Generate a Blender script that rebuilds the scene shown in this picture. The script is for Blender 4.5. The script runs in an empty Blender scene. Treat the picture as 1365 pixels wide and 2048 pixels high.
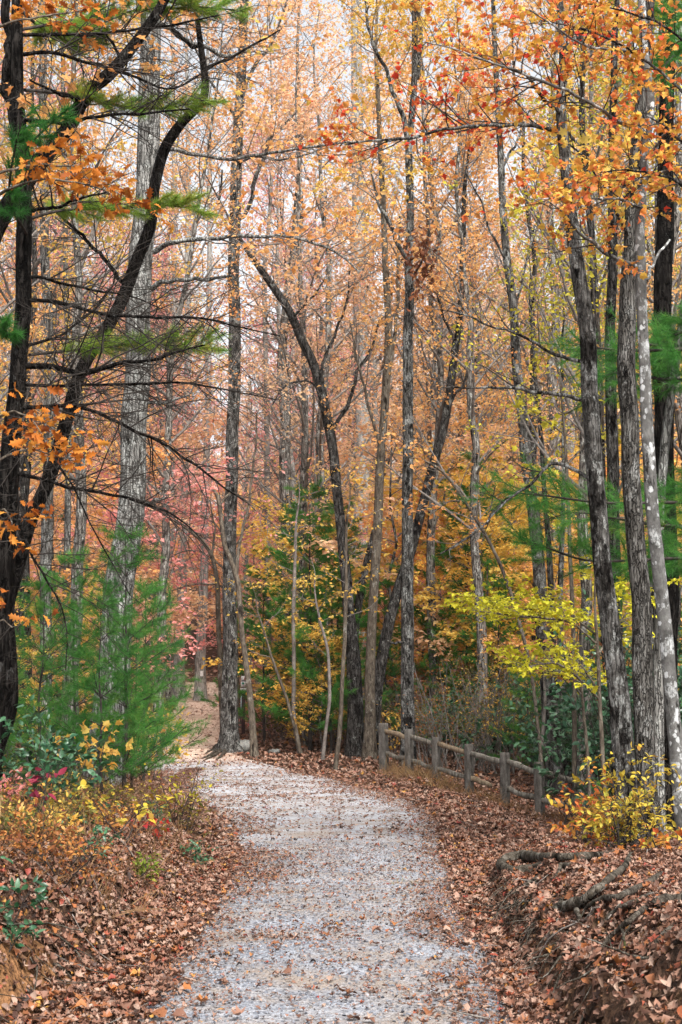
import bpy, math, random
import numpy as np
from mathutils import Vector, Matrix

rng = np.random.default_rng(7)
random.seed(7)
scene = bpy.context.scene
COL = scene.collection

# ------------------------------------------------------------------ camera, sky, sun, exposure
F = 2844.0                                   # focal length in photograph pixels (1365 x 2048)
TH = math.atan(356.0 / F)                    # pitched up a little
CAM = np.array([0.0, 0.0, 1.6])
cd = bpy.data.cameras.new('camera')
cam = bpy.data.objects.new('camera', cd)
COL.objects.link(cam)
cam.location = CAM
cam.rotation_euler = (math.pi / 2 + TH, 0, 0)
cd.sensor_fit = 'VERTICAL'
cd.sensor_height = 36.0
cd.lens = 50.0
cd.clip_start = 0.05
cd.clip_end = 2000.0
cd.dof.use_dof = True
cd.dof.focus_distance = 17.0
cd.dof.aperture_fstop = 9.0
scene.camera = cam

SUN_EL, SUN_AZ = math.radians(48), math.radians(160)
w = bpy.data.worlds.new('World')
scene.world = w
w.use_nodes = True
nt = w.node_tree
nt.nodes.clear()
sky = nt.nodes.new('ShaderNodeTexSky')
sky.sky_type = 'NISHITA'
sky.sun_disc = False
sky.sun_elevation = SUN_EL
sky.sun_rotation = SUN_AZ
sky.air_density = 1.0
sky.dust_density = 4.0
sky.ozone_density = 1.0
hs = nt.nodes.new('ShaderNodeHueSaturation')
hs.inputs['Saturation'].default_value = 0.18      # thin even overcast
bg = nt.nodes.new('ShaderNodeBackground')
bg.inputs['Strength'].default_value = 0.09
wo = nt.nodes.new('ShaderNodeOutputWorld')
nt.links.new(sky.outputs[0], hs.inputs['Color'])
nt.links.new(hs.outputs[0], bg.inputs['Color'])
nt.links.new(bg.outputs[0], wo.inputs['Surface'])

sl = bpy.data.lights.new('sun', 'SUN')
sl.energy = 1.5
sl.angle = math.radians(14)
sl.color = (1.0, 0.955, 0.89)
sun = bpy.data.objects.new('sun', sl)
COL.objects.link(sun)
sd = Vector((math.sin(SUN_AZ) * math.cos(SUN_EL), math.cos(SUN_AZ) * math.cos(SUN_EL), math.sin(SUN_EL)))
sun.rotation_euler = sd.to_track_quat('Z', 'Y').to_euler()
sun.location = (0, 0, 60)

scene.view_settings.view_transform = 'Standard'
scene.view_settings.look = 'None'
scene.view_settings.gamma = 1.0
scene.view_settings.use_curve_mapping = False
scene.view_settings.exposure = 1.85
scene.cycles.max_bounces = 8
scene.cycles.diffuse_bounces = 4
scene.cycles.transmission_bounces = 4
scene.cycles.glossy_bounces = 2
scene.cycles.use_denoising = True
scene.cycles.volume_bounces = 1
HAZE = 0.00015

# ------------------------------------------------------------------ projection helpers
CT, ST = math.cos(TH), math.sin(TH)

def ray(px, py):
    u, v = (px - 682.5) / F, (1024.0 - py) / F
    d = np.array([u, CT - v * ST, ST + v * CT])
    return d

def at(px, py, Y):
    d = ray(px, py)
    return CAM + d * (Y / d[1])

def project(P):
    P = np.asarray(P, float) - CAM
    z = P[..., 1] * CT + P[..., 2] * ST
    v = (-P[..., 1] * ST + P[..., 2] * CT) / z
    return 682.5 + F * P[..., 0] / z, 1024.0 - F * v

# ------------------------------------------------------------------ noise
_perm = np.random.default_rng(3).random((256, 256))

def vnoise(x, y):
    x = np.asarray(x, float); y = np.asarray(y, float)
    xi, yi = np.floor(x).astype(int), np.floor(y).astype(int)
    fx, fy = x - xi, y - yi
    fx = fx * fx * (3 - 2 * fx); fy = fy * fy * (3 - 2 * fy)
    g = lambda a, b: _perm[a & 255, b & 255]
    return (g(xi, yi) * (1 - fx) + g(xi + 1, yi) * fx) * (1 - fy) + (g(xi, yi + 1) * (1 - fx) + g(xi + 1, yi + 1) * fx) * fy

def fbm(x, y, o=3):
    s, a = 0, 0.5
    for k in range(o):
        s = s + a * (vnoise(x * 2 ** k + 17.3 * k, y * 2 ** k + 9.1 * k) - 0.5)
        a *= 0.5
    return s

def sstep(a, b, x):
    t = np.clip((np.asarray(x, float) - a) / (b - a), 0, 1)
    return t * t * (3 - 2 * t)

# ------------------------------------------------------------------ terrain
PY = [0, 6.8, 10.8, 14.2, 17.5, 20.7, 25, 28.4, 31, 34, 42, 55, 75, 120]
PX = [-0.05, -0.05, -0.02, 0.02, -0.1, -0.55, -1.5, -2.6, -3.3, -3.7, -4.15, -5.2, -7.5, -12]
PW = [1.0, 1.0, 1.02, 1.12, 1.5, 1.75, 1.7, 1.5, 1.3, 1.15, 1.0, 1.0, 1.0, 1.0]

def path_c(y): return np.interp(y, PY, PX)
def path_w(y): return np.interp(y, PY, PW)

LB_Y = [0, 5, 7, 9, 12, 17, 22, 27, 30, 34, 42, 55, 75, 120]
LB_X = [-1.62, -1.58, -1.46, -1.12, -1.08, -1.5, -2.3, -3.9, -4.6, -5.0, -5.4, -6.5, -9, -14]

def h(x, y, rough=True):
    x = np.asarray(x, float); y = np.asarray(y, float)
    bl = np.interp(y, [0, 25, 30, 33, 38, 50, 65, 90, 150, 400], [0, 0, .10, .24, .52, 1.28, 1.95, 2.8, 17, 40])
    br = np.interp(y, [0, 40, 60, 100, 150, 400], [0, 0, .6, 2.8, 17, 40])
    k = sstep(-1.5, 4.5, x)
    z = bl * (1 - k) + br * k
    z = z - 0.36 * sstep(1.0, 3.3, x) * sstep(14.5, 20, y) * (1 - sstep(23.5, 28, y))
    # left bank
    lx = np.interp(y, LB_Y, LB_X)
    d = lx - x
    wob = 0.25 * fbm(y * 0.9, x * 0.3 + 5)
    H = np.interp(y, [0, 5, 6, 9, 14, 20, 26, 40, 60], [.76, .75, .72, .6, .42, .2, .1, .15, .2])
    z = z + H * sstep(0, 0.5 + 0.03 * np.clip(y, 0, 25), d + wob * 0.4) + 0.06 * np.clip(d - 0.6, 0, 6)
    # right bank
    rx = np.interp(y, [0, 5, 7, 9.7, 12, 13.5, 20], [.98, .98, .98, 1.0, 1.15, 1.4, 2.2])
    e = x - rx
    Hr = np.interp(y, [0, 5, 7, 10, 12, 13, 16], [.52, .5, .46, .38, .27, .17, 0])
    step = 0.58 * sstep(0.05, 0.2, e + wob * 0.5) + 0.42 * sstep(0.32, 0.55, e - wob * 0.6)
    z = z + Hr * step + 0.03 * np.clip(e - 1, 0, 6) * (1 - sstep(13, 18, y))
    if rough:
        off = np.clip((np.abs(x - path_c(y)) - path_w(y)) / 0.5, 0, 1)
        face = np.exp(-((e - .38) / .34) ** 2) * (1 - sstep(11.5, 13.5, y)) + .6 * np.exp(-((d - .3) / .3) ** 2) * (1 - sstep(15, 20, y))
        z = z + face * (0.30 * fbm(x * 2.1 + 31, y * 2.3 + 7) + .16 * fbm(x * 7 + 3, y * 6) + .07 * fbm(x * 19, y * 17))
        z = z + off * (0.16 * fbm(x * 1.3, y * 1.1) + 0.07 * fbm(x * 6, y * 5)) + 0.02 * fbm(x * 3 + 40, y * 1.5) + 0.012 * (1 - off)
    return z

def ground_at(px, py):
    d = ray(px, py)
    ts = np.concatenate([np.linspace(4, 40, 5000), np.linspace(40, 200, 3200)])
    P = CAM[None] + ts[:, None] * d[None]
    hit = np.nonzero(P[:, 2] < h(P[:, 0], P[:, 1], False))[0]
    return P[hit[0]] if len(hit) else P[-1]

# ------------------------------------------------------------------ mesh builder
class MB:
    def __init__(self):
        self.v, self.f, self.t, self.n = [], [], [], 0
    def add(self, verts, faces, tint=None):
        """verts (n,3); faces (m,3|4) int array; tint (m,) or None"""
        verts = np.asarray(verts, float).reshape(-1, 3)
        faces = np.asarray(faces, int)
        self.v.append(verts); self.f.append(faces + self.n)
        self.t.append(np.full(len(faces), 0.5) if tint is None else np.asarray(tint, float))
        self.n += len(verts)
    def mesh(self, name, mat, origin=(0, 0, 0), smooth=False):
        me = bpy.data.meshes.new(name)
        if not self.v:
            return me
        V = np.concatenate(self.v) - np.asarray(origin, float)
        lt = np.concatenate([np.full(len(f), f.shape[1]) for f in self.f])
        li = np.concatenate([f.reshape(-1) for f in self.f])
        tint = np.concatenate(self.t)
        me.vertices.add(len(V)); me.vertices.foreach_set('co', V.astype(np.float32).reshape(-1))
        me.loops.add(len(li)); me.loops.foreach_set('vertex_index', li.astype(np.int32))
        me.polygons.add(len(lt))
        ls = np.concatenate([[0], np.cumsum(lt)[:-1]])
        me.polygons.foreach_set('loop_start', ls.astype(np.int32))
        if smooth:
            me.polygons.foreach_set('use_smooth', np.ones(len(lt), bool))
        a = me.attributes.new('tint', 'FLOAT', 'FACE')
        a.data.foreach_set('value', tint.astype(np.float32))
        me.update(calc_edges=True)
        if mat is not None:
            me.materials.append(mat)
        return me

def link(name, me, parent=None, loc=None):
    o = bpy.data.objects.new(name, me)
    COL.objects.link(o)
    if parent is not None:
        o.parent = parent
    if loc is not None:
        o.location = loc
    return o

def tag(o, label=None, cat=None, group=None, kind=None):
    if label: o['label'] = label
    if cat: o['category'] = cat
    if group: o['group'] = group
    if kind: o['kind'] = kind
    return o

def thing(name, loc, label, cat, group=None):
    o = bpy.data.objects.new(name, None)
    o.empty_display_size = 0.2
    COL.objects.link(o)
    o.location = tuple(float(c) for c in loc)
    return tag(o, label, cat, group)

def part(name, mb, mat, root, smooth=False, kind=None, label=None):
    o = link(name, mb.mesh(name, mat, root.location if root.parent is None else root.parent.location, smooth), root)
    if kind: o['kind'] = kind
    if label: o['label'] = label
    return o

def norm(a):
    return a / np.maximum(np.linalg.norm(a, axis=-1, keepdims=True), 1e-9)

def tubes(mb, P, R, s=5, cap=True, rough=0.0, tint=0.5):
    """P (n,k,3) centre lines, R (n,k) radii"""
    P = np.asarray(P, float); R = np.asarray(R, float)
    if P.ndim == 2:
        P = P[None]; R = R[None]
    n, k, _ = P.shape
    if n == 0: return
    T = np.gradient(P, axis=1); T = norm(T)
    ref = np.where(np.abs(T[:, :1, 2:3]) > 0.8, np.array([1.0, 0, 0]), np.array([0, 0, 1.0]))
    U = norm(np.cross(T, np.broadcast_to(ref, T.shape)))
    W = np.cross(T, U)
    a = np.arange(s) / s * 2 * math.pi
    rr = R[:, :, None] * np.ones(s)
    if rough:
        rr = rr * (1 + rough * (rng.random(rr.shape) - 0.5))
    V = P[:, :, None, :] + rr[..., None] * (np.cos(a)[None, None, :, None] * U[:, :, None, :] + np.sin(a)[None, None, :, None] * W[:, :, None, :])
    idx = np.arange(n * k * s).reshape(n, k, s)
    A = idx[:, :-1]; B = idx[:, 1:]
    q = np.stack([A, np.roll(A, -1, 2), np.roll(B, -1, 2), B], -1).reshape(-1, 4)
    mb.add(V, q, np.full(len(q), tint))

def catmull(pts, m=6):
    P = np.asarray(pts, float)
    if len(P) < 3:
        t = np.linspace(0, 1, m * 2)[:, None]
        return P[0] * (1 - t) + P[-1] * t
    Q = np.vstack([2 * P[0] - P[1], P, 2 * P[-1] - P[-2]])
    out = []
    for i in range(1, len(Q) - 2):
        p0, p1, p2, p3 = Q[i - 1:i + 3]
        for t in np.arange(m) / m:
            out.append(0.5 * ((2 * p1) + (-p0 + p2) * t + (2 * p0 - 5 * p1 + 4 * p2 - p3) * t * t + (-p0 + 3 * p1 - 3 * p2 + p3) * t ** 3))
    out.append(P[-1])
    return np.array(out)

def trunk_mesh(mb, path, rad, s=20, flare=0.0, ridge=0.06, seed=0):
    """One trunk with an uneven, ridged skin and a root flare; path (k,3) from base up."""
    r = np.random.default_rng(abs(int(seed)))
    k = len(path)
    T = norm(np.gradient(path, axis=0))
    U = norm(np.cross(T, np.array([0, 1.0, 0.05])))
    W = np.cross(T, U)
    a = np.arange(s) / s * 2 * math.pi
    z = np.concatenate([[0], np.cumsum(np.linalg.norm(np.diff(path, axis=0), axis=1))])
    ph = r.random(8) * 6.28
    sw = 1 + 0.5 * ridge * np.sin(3 * a[None] + ph[0] + z[:, None] * .7) + 0.5 * ridge * np.sin(5 * a[None] + ph[1] - z[:, None] * .5)
    sw = sw + ridge * 1.4 * (vnoise(a[None] * s / 6.28 * 0.5 + seed * 3.7 + 0 * z[:, None], z[:, None] * 1.7 + 0 * a[None]) - 0.5)
    if flare:
        lob = 1 + 0.55 * np.sin(np.round(4 + r.random() * 2) * a + ph[2])
        sw = sw + flare * np.exp(-np.clip(z - 0.05, 0, None)[:, None] / 0.22) * lob[None]
    rr = rad[:, None] * sw
    V = path[:, None] + rr[..., None] * (np.cos(a)[None, :, None] * U[:, None] + np.sin(a)[None, :, None] * W[:, None])
    idx = np.arange(k * s).reshape(k, s)
    A, B = idx[:-1], idx[1:]
    q = np.stack([A, np.roll(A, -1, 1), np.roll(B, -1, 1), B], -1).reshape(-1, 4)
    mb.add(V, q)

# ------------------------------------------------------------------ growth
def rand_unit(n):
    v = rng.normal(size=(n, 3))
    return norm(v)

def shoots(S, D, L, k=5, wander=0.25, lift=0.0):
    """curved paths (n,k,3) from starts S along D"""
    n = len(S)
    P = np.zeros((n, k, 3)); P[:, 0] = S
    d = norm(D)
    for i in range(1, k):
        d = norm(d + wander * rand_unit(n) + np.array([0, 0, lift]))
        P[:, i] = P[:, i - 1] + d * (L / (k - 1))[:, None]
    return P

def taper(r0, k, end=0.3):
    return np.asarray(r0)[:, None] * np.linspace(1, end, k)[None]

def sample(P, R, m, t0=0.25, t1=1.0):
    """m points on each path: positions, tangents, radii"""
    n, k, _ = P.shape
    t = (t0 + (t1 - t0) * (np.arange(m)[None] + rng.random((n, m))) / m) * (k - 1)
    i = np.clip(np.floor(t).astype(int), 0, k - 2); f = (t - i)[..., None]
    a = np.arange(n)[:, None]
    p = P[a, i] * (1 - f) + P[a, i + 1] * f
    d = norm(P[a, i + 1] - P[a, i])
    r = R[a, i] * (1 - f[..., 0]) + R[a, i + 1] * f[..., 0]
    return p.reshape(-1, 3), d.reshape(-1, 3), r.reshape(-1)

def side(D, ang=0.9, flat=1.0, up=0.0):
    n = len(D)
    q = norm(np.cross(D, rand_unit(n)))
    d = D * math.cos(ang) + q * math.sin(ang)
    d[:, 2] = d[:, 2] * flat + up
    return norm(d)

def frames(n, along=None, upbias=1.0, droop=0.3):
    """leaf frames (n,3,3): columns right, along, normal"""
    if along is None:
        a = rng.random(n) * 6.283
        along = np.stack([np.cos(a), np.sin(a), -droop * rng.random(n)], -1)
    along = norm(along + 0.35 * rand_unit(n))
    nn = rand_unit(n) + np.array([0, 0, upbias])
    right = norm(np.cross(along, nn))
    nn = np.cross(right, along)
    return np.stack([right, along, nn], -1)

# leaf templates: stem at the origin, tip at +Y, normal +Z
def fan(outline, curl=0.15, fold=0.1):
    o = np.array(outline, float)
    c = np.array([[0, 0.42]])
    p = np.vstack([c, o])
    z = -curl * (p[:, 1] - 0.42) ** 2 * 1.2 + fold * np.abs(p[:, 0])
    V = np.column_stack([p, z])
    n = len(o)
    Fc = np.array([[0, 1 + i, 1 + (i + 1) % n] for i in range(n)])
    return V, Fc

def mirror(half):
    h_ = [tuple(p) for p in half]
    return h_ + [(-x, y) for x, y in reversed(h_) if abs(x) > 1e-6]

MAPLE = fan(mirror([(0, 0), (.18, .03), (.42, .12), (.36, .28), (.58, .50), (.32, .56), (.22, .74), (0, 1.0)]), .45, .35)
MAPLE_LITE = fan(mirror([(0, 0), (.42, .10), (.28, .30), (.55, .56), (.2, .58), (0, 1.0)]), .25, .2)
OAK = fan(mirror([(0, 0), (.12, .18), (.25, .26), (.12, .36), (.33, .52), (.14, .58), (.26, .78), (.08, .82), (0, 1.0)]), .35, .25)
OVAL = fan(mirror([(0, 0), (.16, .15), (.24, .42), (.17, .72), (0, 1.0)]), .3, .2)
ROUND = fan(mirror([(0, 0), (.2, .1), (.34, .42), (.22, .75), (0, 1.0)]), .3, .2)
CURLED = fan(mirror([(0, 0), (.3, .12), (.4, .5), (.18, .72), (0, 1.0)]), 1.2, .75)
CURLED2 = fan(mirror([(0, 0), (.34, .2), (.2, .4), (.42, .62), (.1, .7), (0, 1.0)]), -.9, .9)
DIAMOND = (np.array([[0, 0, 0], [.34, .45, .10], [0, 1, -.08], [-.34, .45, .10]]), np.array([[0, 1, 2], [0, 2, 3]]))

def leaves(mb, tpl, P, Fr, S, tint):
    V, Fc = tpl
    n = len(P)
    if n == 0: return
    X = np.einsum('nij,kj->nki', Fr, V) * np.asarray(S)[:, None, None] + P[:, None]
    f = (Fc[None] + (np.arange(n) * len(V))[:, None, None]).reshape(-1, Fc.shape[1])
    mb.add(X, f, np.repeat(tint, len(Fc)))

def needles(mb, P, D, n, L, wd, tint, spread=0.75):
    """tufts of fine needles at P along D"""
    m = len(P)
    if m == 0: return
    p = np.repeat(P, n, 0); d = np.repeat(D, n, 0)
    q = rand_unit(m * n)
    dd = norm(d * 0.75 + spread * q + np.array([0, 0, -0.10]))
    base = p - d * (rng.random(m * n) * L * 0.9)[:, None]
    ll = L * (0.7 + 0.5 * rng.random(m * n))
    sdv = norm(np.cross(dd, rand_unit(m * n))) * wd * 1.7
    V = np.stack([base - sdv, base + sdv, base + dd * ll[:, None]], 1)
    f = np.arange(m * n * 3).reshape(-1, 3)
    tt = np.repeat(tint, n) + 0.15 * (rng.random(m * n) - 0.5)
    mb.add(V, f, np.clip(tt, 0, 1))

# ------------------------------------------------------------------ materials
def newmat(name):
    m = bpy.data.materials.new(name)
    m.use_nodes = True
    m.node_tree.nodes.clear()
    return m, m.node_tree.nodes, m.node_tree.links

def ramp(N, stops, interp='LINEAR'):
    r = N.new('ShaderNodeValToRGB')
    r.color_ramp.interpolation = interp
    e = r.color_ramp.elements
    while len(e) > 1: e.remove(e[-1])
    e[0].position = stops[0][0]; e[0].color = (*stops[0][1], 1)
    for p, c in stops[1:]:
        q = e.new(p); q.color = (*c, 1)
    return r

def leafmat(name, cols, transl=0.4, rough=0.6, jitter=0.25, spec=0.15):
    m, N, L = newmat(name)
    at_ = N.new('ShaderNodeAttribute'); at_.attribute_name = 'tint'
    oi = N.new('ShaderNodeObjectInfo')
    mx = N.new('ShaderNodeMath'); mx.operation = 'MULTIPLY_ADD'
    sub = N.new('ShaderNodeMath'); sub.operation = 'SUBTRACT'; sub.inputs[1].default_value = 0.5
    L.new(oi.outputs['Random'], sub.inputs[0])
    L.new(sub.outputs[0], mx.inputs[0]); mx.inputs[1].default_value = jitter
    L.new(at_.outputs['Fac'], mx.inputs[2])
    st = [(i / (len(cols) - 1), c) for i, c in enumerate(cols)]
    r = ramp(N, st)
    L.new(mx.outputs[0], r.inputs[0])
    tc = N.new('ShaderNodeTexCoord')
    nz = N.new('ShaderNodeTexNoise'); nz.inputs['Scale'].default_value = 45; nz.inputs['Detail'].default_value = 2
    L.new(tc.outputs['Object'], nz.inputs['Vector'])
    hsv = N.new('ShaderNodeHueSaturation')
    mr = N.new('ShaderNodeMapRange'); mr.inputs[3].default_value = 0.75; mr.inputs[4].default_value = 1.25
    L.new(nz.outputs['Fac'], mr.inputs[0]); L.new(mr.outputs[0], hsv.inputs['Value'])
    L.new(r.outputs[0], hsv.inputs['Color'])
    p = N.new('ShaderNodeBsdfPrincipled')
    p.inputs['Roughness'].default_value = rough
    p.inputs['Specular IOR Level'].default_value = spec
    L.new(hsv.outputs[0], p.inputs['Base Color'])
    out = N.new('ShaderNodeOutputMaterial')
    if transl > 0:
        t = N.new('ShaderNodeBsdfTranslucent')
        L.new(hsv.outputs[0], t.inputs['Color'])
        mix = N.new('ShaderNodeMixShader'); mix.inputs[0].default_value = transl
        L.new(p.outputs[0], mix.inputs[1]); L.new(t.outputs[0], mix.inputs[2])
        L.new(mix.outputs[0], out.inputs[0])
    else:
        L.new(p.outputs[0], out.inputs[0])
    return m

def barkmat(name, dark, mid, light, lich=0.5, lich_col=(.42, .43, .40), vs=0.3, sc=22, bump=0.6, stain=0.5, moss=0.0, crack=.9, cs_=30, spots=0.0):
    """bark: mottled base, thin vertical cracks, sharp lichen patches, dark blotches"""
    m, N, L = newmat(name)
    tc = N.new('ShaderNodeTexCoord')
    def mapped(scale, loc=(0, 0, 0)):
        q = N.new('ShaderNodeMapping'); q.inputs['Scale'].default_value = scale; q.inputs['Location'].default_value = loc
        L.new(tc.outputs['Object'], q.inputs[0]); return q.outputs[0]
    def noise(vec, scale, detail=5, rough=.65):
        q = N.new('ShaderNodeTexNoise'); q.inputs['Scale'].default_value = scale; q.inputs['Detail'].default_value = detail; q.inputs['Roughness'].default_value = rough
        L.new(vec, q.inputs['Vector']); return q
    def mix(kind, fac, A, B):
        q = N.new('ShaderNodeMixRGB'); q.blend_type = kind
        for sock, v in ((q.inputs[0], fac), (q.inputs[1], A), (q.inputs[2], B)):
            if isinstance(v, (int, float)): sock.default_value = v
            elif isinstance(v, tuple): sock.default_value = (*v, 1)
            else: L.new(v, sock)
        return q.outputs[0]
    def rmp(src, stops):
        q = ramp(N, stops); L.new(src, q.inputs[0]); return q.outputs[0]
    n1 = noise(mapped((1, 1, vs)), sc, 7, .7)
    col = rmp(n1.outputs['Fac'], [(.36, dark), (.5, mid), (.64, light)])
    vm = mapped((1, 1, .10))
    wob = noise(tc.outputs['Object'], 9, 3)
    vv = mix('ADD', .06, vm, wob.outputs['Color'])
    vo = N.new('ShaderNodeTexVoronoi'); vo.feature = 'DISTANCE_TO_EDGE'; vo.inputs['Scale'].default_value = cs_
    L.new(vv, vo.inputs['Vector'])
    ck = rmp(vo.outputs['Distance'], [(0, (.05, .05, .05)), (.05, (.25, .25, .25)), (.13, (1, 1, 1))])
    # lichen and pale plates
    n2 = noise(mapped((1, 1, .7)), 6.5, 7, .72)
    c = 0.70 - 0.28 * lich
    lm = rmp(n2.outputs['Fac'], [(c - .012, (0, 0, 0)), (c + .02, (1, 1, 1))])
    n3 = noise(mapped((1, 1, .6), (2, 5, 1)), 60, 3)
    lm = mix('MULTIPLY', 1.0, lm, rmp(n3.outputs['Fac'], [(.42, (.25, .25, .25)), (.56, (1, 1, 1))]))
    col = mix('MIX', lm, col, lich_col)
    if spots:
        vs2 = N.new('ShaderNodeTexVoronoi'); vs2.inputs['Scale'].default_value = 17; vs2.inputs['Randomness'].default_value = 1
        L.new(mix('ADD', .03, mapped((1, 1, .75)), noise(tc.outputs['Object'], 30, 2).outputs['Color']), vs2.inputs['Vector'])
        sp = rmp(vs2.outputs['Distance'], [(.30, (1, 1, 1)), (.36, (0, 0, 0))])
        nm = noise(mapped((1, 1, .5), (7, 3, 2)), 4, 3)
        sp = mix('MULTIPLY', 1.0, sp, rmp(nm.outputs['Fac'], [(.44, (0, 0, 0)), (.54, (1, 1, 1))]))
        col = mix('MIX', sp, col, (.50, .51, .51))
    col = mix('MULTIPLY', crack, col, ck)
    # dark blotches and wet streaks
    n4 = noise(mapped((1.3, 1.3, .5), (4.3, 1.7, 2.2)), 4.2, 6, .68)
    c = 0.72 - 0.28 * stain
    col = mix('MULTIPLY', .95, col, rmp(n4.outputs['Fac'], [(c - .015, (1, 1, 1)), (c + .03, (.14, .13, .125))]))
    if moss:
        n5 = noise(tc.outputs['Object'], 4, 5)
        mk = rmp(n5.outputs['Fac'], [(.62 - .25 * moss, (0, 0, 0)), (.72 - .25 * moss, (1, 1, 1))])
        col = mix('MIX', mk, col, (.045, .06, .018))
    p = N.new('ShaderNodeBsdfPrincipled'); p.inputs['Roughness'].default_value = 0.95; p.inputs['Specular IOR Level'].default_value = 0.04
    L.new(col, p.inputs['Base Color'])
    hgt = mix('ADD', .5, ck, n1.outputs['Fac'])
    b = N.new('ShaderNodeBump'); b.inputs['Strength'].default_value = bump; b.inputs['Distance'].default_value = 0.025
    L.new(hgt, b.inputs['Height']); L.new(b.outputs[0], p.inputs['Normal'])
    out = N.new('ShaderNodeOutputMaterial'); L.new(p.outputs[0], out.inputs[0])
    return m

def noisemat(name, stops, sc=10, detail=6, scale=(1, 1, 1), rough=0.9, bump=0.5, bdist=0.02, sc2=80):
    m, N, L = newmat(name)
    tc = N.new('ShaderNodeTexCoord')
    mp = N.new('ShaderNodeMapping'); mp.inputs['Scale'].default_value = scale
    L.new(tc.outputs['Object'], mp.inputs[0])
    n1 = N.new('ShaderNodeTexNoise'); n1.inputs['Scale'].default_value = sc; n1.inputs['Detail'].default_value = detail; n1.inputs['Roughness'].default_value = 0.65
    L.new(mp.outputs[0], n1.inputs['Vector'])
    r = ramp(N, stops); L.new(n1.outputs['Fac'], r.inputs[0])
    n2 = N.new('ShaderNodeTexNoise'); n2.inputs['Scale'].default_value = sc2; n2.inputs['Detail'].default_value = 3
    L.new(mp.outputs[0], n2.inputs['Vector'])
    mr = N.new('ShaderNodeMapRange'); mr.inputs[1].default_value = .3; mr.inputs[2].default_value = .7; mr.inputs[3].default_value = .6; mr.inputs[4].default_value = 1.3
    L.new(n2.outputs['Fac'], mr.inputs[0])
    hv = N.new('ShaderNodeHueSaturation'); L.new(r.outputs[0], hv.inputs['Color']); L.new(mr.outputs[0], hv.inputs['Value'])
    p = N.new('ShaderNodeBsdfPrincipled'); p.inputs['Roughness'].default_value = rough; p.inputs['Specular IOR Level'].default_value = 0.1
    L.new(hv.outputs[0], p.inputs['Base Color'])
    b = N.new('ShaderNodeBump'); b.inputs['Strength'].default_value = bump; b.inputs['Distance'].default_value = bdist
    L.new(n2.outputs['Fac'], b.inputs['Height']); L.new(b.outputs[0], p.inputs['Normal'])
    out = N.new('ShaderNodeOutputMaterial'); L.new(p.outputs[0], out.inputs[0])
    return m

def plain(name, col, rough=0.6):
    return noisemat(name, [(.3, tuple(c * .85 for c in col)), (.7, tuple(min(1, c * 1.1) for c in col))], sc=14, rough=rough, bump=0.15)

BARK = {
    'dark': barkmat('dark_pine_bark', (.004, .0035, .003), (.012, .0105, .0095), (.035, .031, .028), lich=.3, lich_col=(.075, .074, .07), stain=.4, sc=18),
    'oak': barkmat('grey_oak_bark', (.06, .057, .052), (.17, .165, .155), (.29, .285, .27), lich=.55, lich_col=(.37, .375, .355), stain=.22, vs=.2, sc=20, crack=.8, cs_=26, bump=.8),
    'furrowed': barkmat('furrowed_brown_grey_bark', (.03, .027, .024), (.085, .08, .073), (.17, .165, .155), lich=.42, lich_col=(.25, .25, .24), stain=.38, vs=.25, sc=20, crack=.85, cs_=42, bump=.8),
    'mottled': barkmat('lichen_mottled_bark', (.025, .023, .02), (.085, .08, .074), (.18, .175, .165), lich=.56, lich_col=(.31, .315, .30), stain=.62, vs=.5, sc=16, crack=.6, cs_=30, bump=.6),
    'pale': barkmat('pale_lichen_bark', (.07, .068, .064), (.125, .122, .116), (.18, .176, .168), lich=.5, lich_col=(.40, .41, .405), stain=.42, vs=.8, sc=10, bump=.25, crack=.12, spots=1),
    'streaked': barkmat('streaked_black_grey_bark', (.025, .023, .021), (.09, .086, .08), (.18, .175, .167), lich=.58, lich_col=(.30, .305, .292), stain=.5, vs=.35, sc=18, crack=.9, cs_=32, bump=.8),
    'darkgrey': barkmat('dark_grey_bark', (.010, .009, .008), (.045, .041, .038), (.11, .105, .10), lich=.42, lich_col=(.22, .225, .21), stain=.5, sc=24),
    'brown': barkmat('brown_sapling_bark', (.05, .04, .032), (.11, .09, .07), (.19, .165, .13), lich=.35, lich_col=(.28, .27, .24), stain=.35, sc=22, bump=.35, crack=.4),
    'far': barkmat('far_trunk_bark', (.06, .052, .048), (.15, .135, .12), (.27, .25, .23), lich=.5, stain=.4, sc=14, bump=.3, cs_=16),
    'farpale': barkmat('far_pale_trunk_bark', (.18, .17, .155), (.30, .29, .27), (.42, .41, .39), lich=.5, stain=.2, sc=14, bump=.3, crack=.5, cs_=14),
    'mossy': barkmat('mossy_root_bark', (.02, .017, .014), (.06, .05, .04), (.13, .115, .095), lich=.25, lich_col=(.14, .135, .12), stain=.5, vs=1, sc=20, moss=.2, crack=0),
    'root': barkmat('weathered_root_bark', (.02, .017, .013), (.065, .055, .043), (.14, .124, .104), lich=.4, lich_col=(.19, .182, .16), stain=.5, vs=1, sc=16, crack=0),
    'twig': noisemat('grey_twig_bark', [(.35, (.10, .085, .075)), (.65, (.24, .215, .195))], sc=9, bump=.1),
    'darktwig': noisemat('dark_twig_bark', [(.35, (.018, .015, .013)), (.65, (.065, .056, .05))], sc=9, bump=.1),
}

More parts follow.
